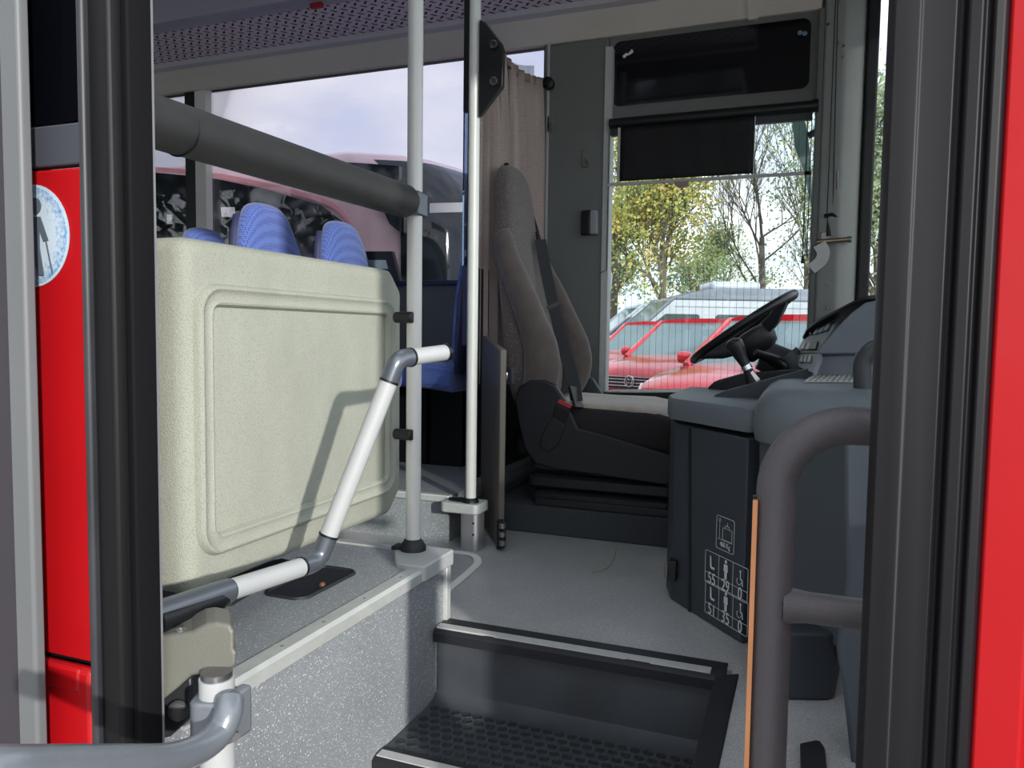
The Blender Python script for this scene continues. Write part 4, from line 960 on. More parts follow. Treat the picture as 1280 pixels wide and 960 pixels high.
# armrest / black ledge below window
lg = [(754, 490), (880, 489), (889, 492), (882, 505), (800, 505), (754, 500)]
b = B(); b.prism([py_(x, y, 3.30) for x, y in lg], (0, .19, 0)); ld = solo('window_ledge', 'black ledge under the driver window behind the seat cushion', 'ledge', b, BLK, bevel=.004)
b = B(); b.prism([py_(757, 488.5, 3.30), py_(868, 488.5, 3.30), py_(882, 484, 3.30), py_(884, 486, 3.30), py_(868, 491.5, 3.30), py_(757, 490.5, 3.30)], (0, .02, 0)); o = mesh_from(b, 'ledge_strip', CHR, WO[ld]); o.parent = ld

# ---- pictogram labels on the console
def onpl(b2d, cpx, cpy, w_px, h_px): pass
def ppt(u, v, c): return c + qd*u + V((0, 0, v)) + qn*.0035
def line2(b, pts, c, w=.0012, closed=False):
    P_ = [ppt(u, v, c) for u, v in pts]
    if closed: P_.append(P_[0])
    for a, d in zip(P_[:-1], P_[1:]):
        t_ = (d-a).normalized(); s_ = t_.cross(qn).normalized()*w/2
        b.prism([a-s_-t_*w/2, a+s_-t_*w/2, d+s_+t_*w/2, d-s_+t_*w/2], qn*.0006)
def rr2(cu, cv, w, h, r, seg=5): return [(p.x, p.y) for p in fillet([(cu-w/2, cv-h/2, 0), (cu+w/2, cv-h/2, 0), (cu+w/2, cv+h/2, 0), (cu-w/2, cv+h/2, 0)], r, seg, closed=True)]
def poly2(b, pts, c): b.prism([ppt(u, v, c) for u, v in pts], qn*.0006)
def circ(u, v, r, n=20): return [(u+r*math.cos(2*math.pi*k/n), v+r*math.sin(2*math.pi*k/n)) for k in range(n)]
def txt(b, s, u, v, size, c):
    vs, fs = textb(s, size)
    b.add([ppt(u+p.x*.82, v+p.y, c)+qn*p.z for p in vs], fs)
la = ap(908, 668); 
lw_ = (ap(919, 672)-ap(897, 663)); LW = math.hypot(lw_.x, lw_.y); LH = ap(897, 643).z-ap(897, 684).z
def person(b, u, v, s, c):
    poly2(b, circ(u, v+.42*s, .09*s), c)
    poly2(b, [(u-.15*s, v+.28*s), (u+.15*s, v+.28*s), (u+.19*s, v-.08*s), (u+.11*s, v-.08*s), (u+.09*s, v-.5*s), (u-.09*s, v-.5*s), (u-.11*s, v-.08*s), (u-.19*s, v-.08*s)], c)
def seat(b, u, v, s, c): poly2(b, [(u-.22*s, v+.42*s), (u-.12*s, v+.42*s), (u-.03*s, v-.22*s), (u+.28*s, v-.22*s), (u+.26*s, v-.36*s), (u-.08*s, v-.36*s), (u-.2*s, v-.25*s)], c)
def wheelch(b, u, v, s, c):
    poly2(b, circ(u, v+.40*s, .07*s), c); line2(b, [(u, v+.3*s), (u+.02*s, v-.05*s), (u+.18*s, v-.08*s), (u+.22*s, v-.38*s)], c, .0028)
    line2(b, [(u-.22*s+.0*s+.2*s*math.cos(a)+.1*s, v-.22*s+.2*s*math.sin(a)) for a in [R(130)+R(230)*k/16 for k in range(17)]], c, .0014)
l1 = thing('luggage_weight_label', 'small white outlined luggage label reading 460 Kg on the dark console', 'label', la)
b = B(); line2(b, rr2(0, 0, LW, LH, .006), la, .0012, True); part(l1, 'border', b, DECW)
b = B(); txt(b, '460 Kg', 0, -LH*.34, .0185, la); part(l1, 'lettering', b, DECW)
b = B(); line2(b, circ(-LW*.32, LH*.38, .004, 14), la, .0009, True); line2(b, [(-LW*.32, LH*.32), (-LW*.32, -LH*.16)], la, .0009); line2(b, rr2(LW*.12, LH*.0, LW*.52, LH*.36, .003), la, .001, True)
line2(b, [(-LW*.42, -LH*.2), (LW*.4, -LH*.2)], la, .0009); line2(b, [(0, LH*.2), (0, LH*.26), (LW*.22, LH*.26), (LW*.22, LH*.2)], la, .001); line2(b, [(LW*.12, LH*.26), (LW*.12, LH*.36)], la, .0009)
part(l1, 'suitcase_symbol', b, DECW)
def table(cpx, cpy, nums, label):
    c = ap(cpx, cpy); a0, a1 = ap(882, 700), ap(935, 722); W2 = math.hypot((a1-a0).x, (a1-a0).y); H2 = ap(882, 682).z-ap(882, 722).z
    tt = thing('capacity_label', label, 'label', c, 'passenger capacity labels')
    b = B(); line2(b, rr2(0, 0, W2, H2, .005), c, .0012, True)
    line2(b, [(-W2/2, -H2*.18), (W2/2, -H2*.18)], c, .0010)
    for f_ in (-W2/6, W2/6): line2(b, [(f_, -H2/2), (f_, H2/2)], c, .0010)
    part(tt, 'border', b, DECW)
    for k, s in enumerate(nums):
        b = B(); txt(b, s, (k-1)*W2/3, -H2*.34, .043, c); part(tt, 'number', b, DECW)
    b = B(); seat(b, -W2/3, H2*.16, H2*.5, c); part(tt, 'seat_symbol', b, DECW)
    b = B(); person(b, 0, H2*.16, H2*.58, c); part(tt, 'person_symbol', b, DECW)
    b = B(); wheelch(b, W2/3, H2*.13, H2*.5, c); part(tt, 'wheelchair_symbol', b, DECW)
table(908.5, 719, ['55', '29', '0'], 'upper white capacity label showing 55, 29 and 0 on the dark console')
table(908.5, 759, ['51', '35', '0'], 'lower white capacity label showing 51, 35 and 0 on the dark console')

# ================================================================== BLIND AND WINDOW FITTINGS
YBl = YW-.05
bl_ = thing('window_roller_blind', 'black roller blind pulled part way down the driver window', 'blind', at(880, 150, Y=YBl))
a0, a1 = at(762, 156, Y=YBl), at(1019, 131, Y=YBl); zc_ = (a0.z+a1.z)/2
part(bl_, 'roller', B().cyl((a0.x, YBl, zc_), (a1.x, YBl, zc_), .022, n=20), BLK)
part(bl_, 'roller_cover', B().box(a0.x, a1.x-.01, YBl+.008, YBl+.04, zc_-.05, zc_-.0), DGRY, bevel=.004)
part(bl_, 'roller_end', B().lathe((a1.x, YBl, zc_), (1, 0, 0), [(-.01, .026), (.012, .026), (.014, .015)], 18), BLK)
f0, f1 = at(776, 160, Y=YBl), at(941, 222, Y=YBl); zbar = (at(765, 231, Y=YBl).z+at(1015, 216, Y=YBl).z)/2
nx, nz_ = 24, 10; rs = []
for i in range(nx+1):
    x = f0.x+(f1.x-f0.x)*i/nx
    rs.append([V((x, YBl-.004+.003*math.sin(i*1.1+j*.7)*math.sin(j*.9), zc_-.02-(zc_-.02-zbar-.012)*j/nz_)) for j in range(nz_+1)])
b = B(); b.rings(rs, cap=False, close=False); o = part(bl_, 'fabric', b, BLIND); q = o.modifiers.new('s', 'SOLIDIFY'); q.thickness = .002
b = B(); b.box(f0.x-.012, f0.x, YBl-.004, YBl, zbar, zc_-.02); part(bl_, 'selvedge', b, GREYL)
b = B(); b.box(f1.x, f1.x+.004, YBl-.004, YBl, zbar, zc_-.02); part(bl_, 'selvedge', b, GREYL)
b = B(); b.box(xp1+.01, a1.x-.01, YBl-.006, YBl+.004, zbar-.007, zbar+.007); part(bl_, 'pull_bar', b, GREYL, bevel=.002)
tbx = at(852, 228, Y=YBl).x; b = B(); b.prism([V((tbx+.032*math.cos(a), YBl-.007, zbar-.004-.03*abs(math.sin(a)))) for a in [math.pi*k/12 for k in range(13)]], (0, .003, 0)); part(bl_, 'pull_tab', b, mat('tab_beige', (150, 138, 126), .7))
def crd(a, c): part(bl_, 'cord', B().cyl(a, c, .0022, n=6), BLK)
xcl = at(761, 200, Y=YBl).x; part(bl_, 'cord', B().tube([(xcl, YBl, zc_), (xcl, YBl, at(760, 338, Y=YBl).z), (xcl-.03, YBl, at(760, 338, Y=YBl).z-.01)], .0022, 6), BLK)
xr1, xr2 = at(1008, 200, Y=YBl).x, at(1013, 200, Y=YBl).x
zr1 = at(1010, 320, Y=YBl).z; crd((xr1, YBl, zc_), (xr1, YBl, zr1)); crd((xr2, YBl, zc_), (xr2, YBl, zr1))
part(bl_, 'cord_slider', B().box(xr1-.006, xr2+.006, YBl-.006, YBl+.006, zbar-.008, zbar+.008), BLK)
part(bl_, 'cord_weight', B().cyl((xr1, YBl, zr1-.03), (xr1, YBl, zr1), .008, .005, 10), BLK)

# things just outside the driver's window
b = B(); b.prism(fillet([at(x, y, Y=3.78) for x, y in ((989, 149), (1007, 151), (1013, 190), (1016, 262), (1012, 250), (1004, 212), (994, 186))], .02, 4, closed=True), (0, .06, 0))
om = thing('outside_mirror', 'greenish outside mirror seen through the upper front corner of the driver window', 'mirror', at(1010, 200, Y=3.8))
part(om, 'mirror_head', b, mat('mirror_shell', (150, 176, 170), .2, metal=.3, var=.3, vscale=6), bevel=.006)
m0 = at(1010, 170, Y=3.80); part(om, 'mirror_arm', B().tube([m0, m0+V((.12, 0, .06)), V((xa+.10, 3.60, m0.z+.04))], .016, 12), BLK)
b = B(); b.prism(fillet([at(x, y, Y=3.565) for x, y in ((748, 312), (758, 318), (764, 345), (762, 366), (756, 362), (748, 350))], .012, 4, closed=True), (0, .03, 0))
part(w2, 'outer_handle', b, PAPER, label='white plastic piece outside the left window edge', bevel=.004)
rg = at(396, 4, Z=2.215); b = B(); b.box(rg.x-.03, rg.x+.03, rg.y-.01, rg.y+.01, 2.195, 2.214)
solo('red_ceiling_tag', 'tiny red and white tag on the ceiling trim above the perforated panel', 'tag', b, mat('tag_red', (190, 40, 50), .5))
def onp(px, py): return at(px, py, Y=3.44)
pcord = thing('pull_cord', 'black cord loop with cleat hanging down the front corner pillar', 'cord', onp(1037, 280))
for x0_, x1_ in ((1046, 1034), (1049, 1041)): part(pcord, 'cord', B().tube([at(x0_, -10, Y=3.42), at(x0_-2, 10, Y=3.42), onp(x1_, 266)]+([onp(1035, 285)] if x1_ == 1034 else []), .0022, 6), BLK)
part(pcord, 'cleat', B().tube([onp(1030, 270), onp(1040, 268), onp(1048, 272)], .008, 8), BLK)
part(pcord, 'knob', B().tube([onp(1035, 279), onp(1035.5, 288), onp(1036, 295)], [.004, .008, .010], 12), BLK)
lt_ = thing('pillar_latch', 'shiny metal latch plate screwed to the front corner pillar above the roll holder', 'latch', onp(1050, 240))
b = B(); b.prism([onp(1045, 208), onp(1056, 206), onp(1055, 240), onp(1044, 242)], (0, .006, 0)); part(lt_, 'plate', b, STEEL, bevel=.002)
part(lt_, 'hook', B().tube(catmull([onp(1050, 210), onp(1051, 200), onp(1054, 206)], 5), .003, 8), STEEL)
part(lt_, 'handle', B().cyl(onp(1047, 214)-V((0, .008, 0)), onp(1047, 236)-V((0, .008, 0)), .004, n=8), STEEL)
solo('pillar_hook', 'small bright metal hook high on the front corner pillar', 'hook', B().tube(catmull([onp(1050, 158), onp(1052, 166), onp(1050, 175)], 5), .0035, 8), STEEL)
rh_ = thing('roll_holder', 'brass coloured metal roll holder fixed low on the front corner pillar', 'holder', onp(1043, 300))
b = B(); b.prism([onp(1026, 290), onp(1055, 288), onp(1055, 298), onp(1026, 300)], (0, .006, 0)); part(rh_, 'plate', b, STEEL, bevel=.002)
part(rh_, 'roller_bar', B().cyl(onp(1021, 303)-V((0, .02, 0)), onp(1062, 300)-V((0, .02, 0)), .010, n=14), mat('brass', (176, 158, 130), .3, metal=.9, var=.2, vscale=40))
part(rh_, 'end_nut', B().lathe(onp(1062, 300)-V((0, .02, 0)), (1, 0, 0), [(-.01, .013), (.006, .013)], 12), STEEL)
b = B(); pp = catmull([onp(1024, 306), onp(1029, 316), onp(1026, 327), onp(1014, 337)], 6); b.ribbon([p-V((0, .03, 0)) for p in pp], (1, -.2, .25), .05, .0015)
solo('ticket_strip', 'crumpled white paper strip hanging from the roll holder', 'paper strip', b, PAPER)
b = B()
for px, py in ((1054, 58), (1047, 54), (1053, 72), (1035, 30), (1034, 406-50), (1034, 385)): b.lathe(onp(px, py), (0, -1, 0), [(-.004, .006), (.012, .006), (.016, .003)], 10)
solo('pillar_screws', 'scattered small screws in the front corner pillar', 'screws', b, STEEL, kind='stuff')
# door release box, coat hooks
yp = YW-.04
def onw(px, py): return at(px, py, Y=yp)
a, c = onw(729, 264), onw(748, 294)
rb_ = thing('pillar_switch_box', 'small black and pale grey box on the pillar between the two windows', 'switch box', V(((a.x+c.x)/2, yp, c.z)))
part(rb_, 'body', B().box(a.x, (a.x*.45+c.x*.55), yp-.035, yp, c.z, a.z), BLK, bevel=.004)
part(rb_, 'front', B().box((a.x*.45+c.x*.55), c.x, yp-.033, yp, c.z+.002, a.z-.002), mat('switch_pale', (150, 152, 156), .5), bevel=.005)
for (x0_, y0_, x1_, y1_, lbl) in ((728, 188, 740, 209, 'grey coat hook plate high on the pillar between the two windows'), (684, 145, 694, 165, 'grey coat hook plate near the curtain edge on the pillar')):
    a, c = onw(x0_, y0_), onw(x1_, y1_); hk = thing('coat_hook', lbl, 'coat hook', V((a.x, yp, c.z)), 'coat hooks on the pillar')
    part(hk, 'plate', B().box(a.x, a.x+(c.x-a.x)*.7, yp-.006, yp, c.z, a.z), WALLG, bevel=.003)
    part(hk, 'hook', B().tube(catmull([V(((a.x+c.x)/2, yp-.004, (a.z+c.z)/2)), V(((a.x+c.x)/2+.01, yp-.03, c.z+.012)), V((c.x, yp-.035, c.z+.03))], 5), .006, 10), WALLG)
b = B(); kk = onw(688, 107); b.lathe(kk, (0, -1, 0), [(0, .02), (.015, .02), (.02, .028), (.045, .028), (.05, .02)], 18)
solo('curtain_knob', 'round black knob holding the curtain edge to the pillar', 'knob', b, BLK)

# ================================================================== PASSENGER SEATS
def make_seat(rev=False):
    s = -1 if rev else 1
    r = thing('passenger_seat', 'x', 'passenger seat', (0, 0, 0), None)
    prof = [(0.42, 0, .20), (.55, -.02, .225), (.75, -.05, .225), (.88, -.07, .20), (.98, -.09, .165), (1.05, -.10, .135), (1.09, -.11, .10), (1.11, -.115, .05)]
    def ring(z, x, w, t):
        o = []
        for k in range(24):
            a = 2*math.pi*k/24; c_, s_ = math.cos(a), math.sin(a)
            o.append(V((s*(x+t*math.copysign(abs(s_)**.7, s_)), w*math.copysign(abs(c_)**.7, c_), z)))
        return o
    b = B(); b.rings([ring(z, x, w, .045 if z < 1.1 else .02) for z, x, w in prof]); part(r, 'backrest', b, BLUE, sub=1, smooth=180)
    b = B(); b.rings([ring(z, x-.035, w*1.03, .03) for z, x, w in prof[:-2]]); part(r, 'back_shell', b, NAVY, smooth=180)
    b = B(); b.rings([[V((s*x, y, z)) for x, y, z in ((0.0, -w, z0), (0.0, w, z0), (.42, w, z0+.02), (.42, -w, z0+.02))] for z0, w in ((.34, .2), (.36, .22), (.43, .22), (.455, .2))]); part(r, 'cushion', b, BLUE, bevel=.02, bseg=3)
    b = B(); b.box(min(s*.05, s*.4), max(s*.05, s*.4), -.05, .05, 0, .345); part(r, 'pedestal', b, BLK)
    return r
FZ = .165
G = 'blue passenger seats'
s0 = make_seat(); s0.location = (-2.0, 2.60, FZ); s0['label'] = 'blue passenger seat with the tallest headrest above the partition, beside the aisle'; s0['group'] = G
copy_thing(s0, (-1.98, 3.12, FZ), 'blue passenger seat nearest the window frame bar and silver pole, window side', G)
copy_thing(s0, (-2.80, 3.12, FZ), 'blue passenger seat whose low headrest peeks beside the window mullion', G)
copy_thing(s0, (-2.80, 2.60, FZ), 'blue passenger seat cut off by the black door post at left', G)
sr = make_seat(True); sr.location = (-1.40, 3.12, FZ); sr.scale = (.5, 1, 1); sr['label'] = 'dark blue seat seen between the two silver poles, its cushion in shade'; sr['group'] = G
# curved grab handle on seat
b = B(); hz = at(300, 283, X=-2.1); b.tube(catmull([at(289, 300, Y=2.75), at(290, 288, Y=2.75), at(300, 281, Y=2.75), at(314, 281, Y=2.75)], 6), .012, 12)
solo('seat_grab_handle', 'curved bronze coloured grab handle beside the tallest blue headrest', 'handle', b, mat('bronze_handle', (92, 82, 72), .35, metal=.5))
# framed unit at sill
pn = thing('framed_display', 'dark framed display unit leaning by the far window right of the blue seats', 'display', at(475, 348, Y=3.3))
b = B(); b.prism([at(450, 314, Y=3.3), at(490, 314, Y=3.3), at(500, 352, Y=3.3), at(458, 352, Y=3.3)], (0, .03, 0)); part(pn, 'frame', b, BLK2, bevel=.004)
b = B(); b.prism([at(460, 325, Y=3.297), at(482, 325, Y=3.297), at(485, 336, Y=3.297), at(463, 336, Y=3.297)], (0, .003, 0)); part(pn, 'screen', b, mat('screen_grey', (150, 165, 168), .3))

# ================================================================== OUTSIDE
def leafmat(n, cols):
    m = bpy.data.materials.new(n); m.use_nodes = True; t = m.node_tree; bsd = t.nodes['Principled BSDF']; bsd.inputs['Roughness'].default_value = .6
    tc = N(t, 'ShaderNodeTexCoord'); nz = N(t, 'ShaderNodeTexNoise'); nz.inputs['Scale'].default_value = .9; nz.inputs['Detail'].default_value = 6
    rp = N(t, 'ShaderNodeValToRGB'); t.links.new(tc.outputs['Object'], nz.inputs[0]); t.links.new(nz.outputs['Fac'], rp.inputs[0])
    rp.color_ramp.elements[0].position = .35; rp.color_ramp.elements[0].color = lin(cols[0]); rp.color_ramp.elements[1].position = .65; rp.color_ramp.elements[1].color = lin(cols[2])
    e = rp.color_ramp.elements.new(.5); e.color = lin(cols[1])
    t.links.new(rp.outputs[0], bsd.inputs['Base Color'])
    tl_ = N(t, 'ShaderNodeBsdfTranslucent'); t.links.new(rp.outputs[0], tl_.inputs[0]); mx = N(t, 'ShaderNodeMixShader'); mx.inputs[0].default_value = .35
    o = t.nodes['Material Output']; t.links.new(bsd.outputs[0], mx.inputs[1]); t.links.new(tl_.outputs[0], mx.inputs[2]); t.links.new(mx.outputs[0], o.inputs[0]); return m
LF1 = leafmat('autumn_leaves', [(120, 138, 84), (184, 184, 100), (214, 184, 110)])
LF2 = leafmat('green_leaves', [(104, 124, 92), (140, 158, 112), (168, 176, 120)])
LF3 = leafmat('willow_leaves', [(120, 138, 112), (156, 170, 136), (186, 194, 154)])
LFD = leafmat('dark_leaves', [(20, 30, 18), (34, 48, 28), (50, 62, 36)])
def branches(b, base, d, length, r, depth, rnd, spread=.5, tips=None, grav=0):
    p = V(base); d = V(d).normalized(); pts = [p.copy()]; seg = 4
    for i in range(seg):
        d = (d+V((rnd.uniform(-1, 1), rnd.uniform(-1, 1), rnd.uniform(-.4, .8)-grav))*.13).normalized(); p = p+d*length/seg; pts.append(p.copy())
        if depth > 0 and i >= 1:
            for _ in range(2 if depth > 1 else 2):
                nd = (d+V((rnd.uniform(-1, 1), rnd.uniform(-1, 1), rnd.uniform(-.3, .7)))*spread).normalized()
                branches(b, p, nd, length*rnd.uniform(.5, .72), r*.5, depth-1, rnd, spread, tips, grav)
    if tips is not None: tips.append(p.copy())
    b.tube(pts, [r*(1-.6*i/seg) for i in range(seg+1)], 5 if depth else 3)
def leaves(b, centers, n, spread, size, rnd, droop=1.0):
    vs, fs = [], []
    for i in range(n):
        c = rnd.choice(centers); p = c+V((rnd.gauss(0, spread), rnd.gauss(0, spread), rnd.gauss(0, spread*droop)))
        u = V((rnd.uniform(-1, 1), rnd.uniform(-1, 1), rnd.uniform(-1, 1))).normalized(); w_ = u.orthogonal().normalized()*size*rnd.uniform(.6, 1.2); u = u*size*rnd.uniform(.4, .8)
        k = len(vs); vs += [p-u, p+w_, p+u, p-w_]; fs.append((k, k+1, k+2, k+3))
    b.add(vs, fs)
def tree(name, px, d, h, crown_r, m, n, lbl, seed, size=.10, depth=3, spread=.6, nleafspread=.45, cz=.55, X=None, Y=None, grav=0, thin=1):
    rnd = random.Random(seed)
    base = at(px, 420, d=d) if X is None else V((X, Y, 0)); base = V((base.x, base.y, GZ))
    t = thing(name, lbl, 'tree', base, 'trees outside')
    b = B(); tips = []
    b.tube([base, base+V((.1, 0, h*.3)), base+V((0, .1, h*.5))], [h*.022*(.5+.5*thin), h*.017*(.5+.5*thin), h*.013*(.5+.5*thin)], 8)
    for k in range(7):
        a = rnd.uniform(0, 6.28); el = rnd.uniform(.3, 1.3)
        branches(b, base+V((0, 0, h*(.25+.05*k))), (math.cos(a)*math.cos(el), math.sin(a)*math.cos(el), math.sin(el)), crown_r*1.15, h*.009*thin, depth-1, rnd, spread, tips, grav)
    branches(b, base+V((0, .1, h*.5)), (0, 0, 1), h*.42, h*.012*thin, depth, rnd, spread, tips, grav)
    part(t, 'trunk', b, BARK, smooth=0)
    if n:
        cs = list(tips)
        for k in range(60):
            th = rnd.uniform(0, 6.28); ph = math.acos(rnd.uniform(-1, 1)); rr = crown_r*rnd.uniform(.55, 1)
            cs.append(base+V((rr*math.sin(ph)*math.cos(th), rr*math.sin(ph)*math.sin(th), h*cz+h*.42*math.cos(ph)*rnd.uniform(.6, 1))))
        b = B(); leaves(b, cs, n, nleafspread, size, rnd); part(t, 'crown', b, m, smooth=0)
    return t
tree('autumn_tree', 825, 34, 9.6, 2.5, LF1, 16000, 'yellowing leafy tree behind the vans seen through the left of the driver window', 3, size=.10, nleafspread=.42)
tree('leafy_tree', 764, 42, 13.5, 2.0, LF2, 9000, 'taller green tree at the left edge of the driver window', 4, size=.12, nleafspread=.45)
tree('bare_tree', 948, 36, 12.0, 3.0, LF1, 350, 'almost bare tree with thin branches in the middle of the driver window', 11, size=.09, depth=4, spread=.5, thin=.5)
tree('sparse_tree', 1004, 38, 11, 2.2, LF2, 2600, 'sparsely leaved tree beside the front corner pillar seen through the driver window', 13, size=.10, depth=3, thin=.6)
tree('willow_tree', 1092, 30, 8.6, 2.2, LF3, 14000, 'pale green willow seen through the windscreen strip at the right', 15, size=.11, grav=.3)
tree('bushy_tree', 885, 50, 6.0, 2.4, LF2, 5000, 'low green tree behind the bare branches, above the silver van roof', 17, size=.12)
# dark trees behind the camera side, seen only as reflections
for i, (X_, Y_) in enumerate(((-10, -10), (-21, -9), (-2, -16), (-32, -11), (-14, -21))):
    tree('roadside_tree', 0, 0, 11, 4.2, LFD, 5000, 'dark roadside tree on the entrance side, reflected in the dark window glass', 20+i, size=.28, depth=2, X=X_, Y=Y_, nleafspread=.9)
# unseen tall block added ahead of the bus to shade the driver's place
hu = thing('sun_blocker', 'tall pale block added out of view ahead of the bus to keep sun off the driver place', 'sun blocker', (8.5, -5.1, GZ))
part(hu, 'shaft', B().box(8, 9, -5.72, -4.45, GZ, 6.8), mat('blocker_pale', (170, 166, 158), .9, bump=.3, bscale=40))
part(hu, 'cap', B().box(7.9, 9.1, -5.80, -4.37, 6.8, 7.0), BLK2)
# hills
b = B(); rnd = random.Random(5); hp2 = []
for i in range(41):
    x = -120+i*6; hp2.append(V((x, 160, 1.5+1.6*math.sin(i*.33+1)+.8*math.sin(i*.9))))
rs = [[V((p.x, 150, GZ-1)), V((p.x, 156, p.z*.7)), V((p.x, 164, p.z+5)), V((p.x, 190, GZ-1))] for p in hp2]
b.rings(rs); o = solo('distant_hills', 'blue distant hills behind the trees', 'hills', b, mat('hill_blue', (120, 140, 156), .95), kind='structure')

# ---- cars
def car(loc, head, paint, name, lbl, kind='car', Lc=4.2, Wc=1.78, H=1.5, group=None):
    """front faces local +x, front bumper at x = 0, tail at x = -Lc"""
    r = thing(name, lbl, 'car' if kind == 'car' else 'van', loc, group)
    r.rotation_euler = (0, 0, head); WO[r] = V((0, 0, 0))
    hw = Wc/2
    if kind == 'car':     # x, top z (bonnet and belt line), half width
        low = [(0, .62, .80), (-.03, .80, .86), (-.14, .89, .93), (-.5, .97, .98), (-1.0, 1.03, 1), (-1.25, 1.05, 1), (-2.2, 1.06, 1), (-3.3, 1.08, 1), (-4.0, 1.05, .97), (-Lc, .95, .92)]
        xa1, xa2, xb1, xb2, zb_, tw_ = -1.25, -2.1, -3.5, -4.1, 1.05, .78
    else:
        low = [(0, .70, .82), (-.03, 1.0, .88), (-.12, 1.15, .94), (-.5, 1.30, .98), (-.9, 1.40, 1), (-1.3, 1.45, 1), (-3, 1.45, 1), (-Lc+.1, 1.45, 1), (-Lc, 1.4, 1)]
        xa1, xa2, xb1, xb2, zb_, tw_ = -.85, -1.9, -Lc+.05, -Lc, 1.40, .90
    rs = []
    for x, zt_q, f in low:
        w_q = hw*f; cr_ = .10 if kind == 'car' else .07
        half = [(w_q*.93, .28), (w_q, .42), (w_q*1.0, .62), (w_q, min(zt_q-.16, .86 if kind == 'car' else 1.2)), (w_q*.975, zt_q-.07), (w_q*.91, zt_q-.02), (w_q*.6, zt_q+.015), (w_q*.25, zt_q+.03)]
        rs.append([V((x, -a, c)) for a, c in half]+[V((x, a, c)) for a, c in half[::-1]])
    b = B(); b.rings(rs); body = part(r, 'body', b, paint, smooth=50)
    # greenhouse : glass block with painted roof and pillars
    wb, wt = hw*.93, hw*tw_
    ZR = H-.05
    def gh(o): return [V((xa1+o, -wb-o*.2, zb_-.03)), V((xa1+o, wb+o*.2, zb_-.03)), V((xb2, wb+o*.2, zb_-.03)), V((xb2, -wb-o*.2, zb_-.03)), V((xa2+o, -wt, ZR)), V((xa2+o, wt, ZR)), V((xb1, wt, ZR)), V((xb1, -wt, ZR))]
    q = gh(0)
    def face(idx, th, nm, m):
        P_ = [q[i] for i in idx]; n_ = (P_[1]-P_[0]).cross(P_[2]-P_[0]).normalized(); c_ = sum(P_, V((0, 0, 0)))/4
        if n_.dot(c_-V(((xa1+xb2)/2, 0, 1.0))) < 0: n_ = -n_
        return P_, n_, c_
    b = B(); b.add(q, [(0, 1, 5, 4), (1, 2, 6, 5), (2, 3, 7, 6), (3, 0, 4, 7), (4, 5, 6, 7), (3, 2, 1, 0)])
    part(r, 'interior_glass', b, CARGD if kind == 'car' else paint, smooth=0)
    def sub(P_, n_, c_, sx, sz, off, m, nm, shift=V((0, 0, 0))):
        b = B(); pp_ = [c_+(p-c_)*sx+n_*off+shift for p in P_]; b.prism(fillet(pp_, .06, 4, closed=True), -n_*.02); return part(r, nm, b, m, smooth=0)
    P_, n_, c_ = face((0, 1, 5, 4), 0, '', None)
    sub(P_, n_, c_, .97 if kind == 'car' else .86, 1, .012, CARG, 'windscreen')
    if kind == 'car':
        rf_ = B(); zt1 = H
        rf_.rings([[V((x, -wt*a, z)) for a, z in ((1.03, ZR-.02), (1.0, ZR+.02), (.8, ZR+.055), (.3, ZR+.075))]+[V((x, wt*a, z)) for a, z in ((.3, ZR+.075), (.8, ZR+.055), (1.0, ZR+.02), (1.03, ZR-.02))] for x in (xa2+.02, xa2-.3, -2.8, xb1)])
        part(r, 'roof', rf_, paint, smooth=50)
    else:
        rf_ = B(); rfp = [(xa2+.02, 0, .0), (xa2-.5, .16, .0), (xa2-1.2, .30, 0), (-Lc+.4, .32, 0), (-Lc+.05, .25, 0)]
        rf_.rings([[V((x, -wt*a, ZR-.3+ (z+.3)*1.0 if z > -.05 else ZR-.03)) for a, z in ((1.0, -.1), (.98, dz*.5), (.85, dz*.9), (.4, dz))]+[V((x, wt*a, ZR-.3+(z+.3) if z > -.05 else ZR-.03)) for a, z in ((.4, dz), (.85, dz*.9), (.98, dz*.5), (1.0, -.1))] for x, dz, _ in rfp])
        part(r, 'roof', rf_, paint, smooth=60)
    for s in (-1, 1):
        i0, i1, i2, i3 = (0, 3, 7, 4) if s < 0 else (1, 2, 6, 5)
        ap_ = B(); ap_.tube([q[i0]+V((.0, 0, 0)), q[i3]+V((0, 0, 0)), q[i2], q[i1]], [.05, .045, .045, .06], 8); part(r, 'window_pillars', ap_, paint)
        if kind == 'car':
            part(r, 'middle_pillar', B().tube([q[i0].lerp(q[i1], .46)+V((0, s*.01, 0)), q[i3].lerp(q[i2], .42)+V((0, s*.01, 0))], .03, 8), BLK)
        else:
            a0_, a1_, b1_, b0_ = q[i0], q[i1], q[i2], q[i3]
            def sp_(u, v): return a0_.lerp(a1_, u).lerp(b0_.lerp(b1_, u), v)+V((0, s*.012, 0))
            for k, (u0, u1) in enumerate(((.07, .25), (.33, .60), (.64, .93))):
                pp_ = [sp_(u0 if k else .03, .06), sp_(u1, .06), sp_(u1, .58), sp_(u0 if k else .05, .58)]
                b = B(); b.prism(fillet(pp_, .07, 4, closed=True), (0, -s*.02, 0)); part(r, 'side_window', b, CARGD, smooth=0)
            part(r, 'side_crease', B().tube([sp_(.06, .78), sp_(.98, .78)], .012, 6), mat('crease_grey', (150, 156, 164), .5))
        for xw in ((-.78, -Lc+.85) if kind == 'car' else (-.95, -Lc+1.0)):
            part(r, 'wheel', B().lathe((xw, s*(hw-.2), .32), (0, s, 0), [(0, .2), (.0, .32), (.15, .32), (.21, .28), (.21, .19), (.17, .1), (.19, .02)], 24), RUB)
        zl_ = .76 if kind == 'car' else .95
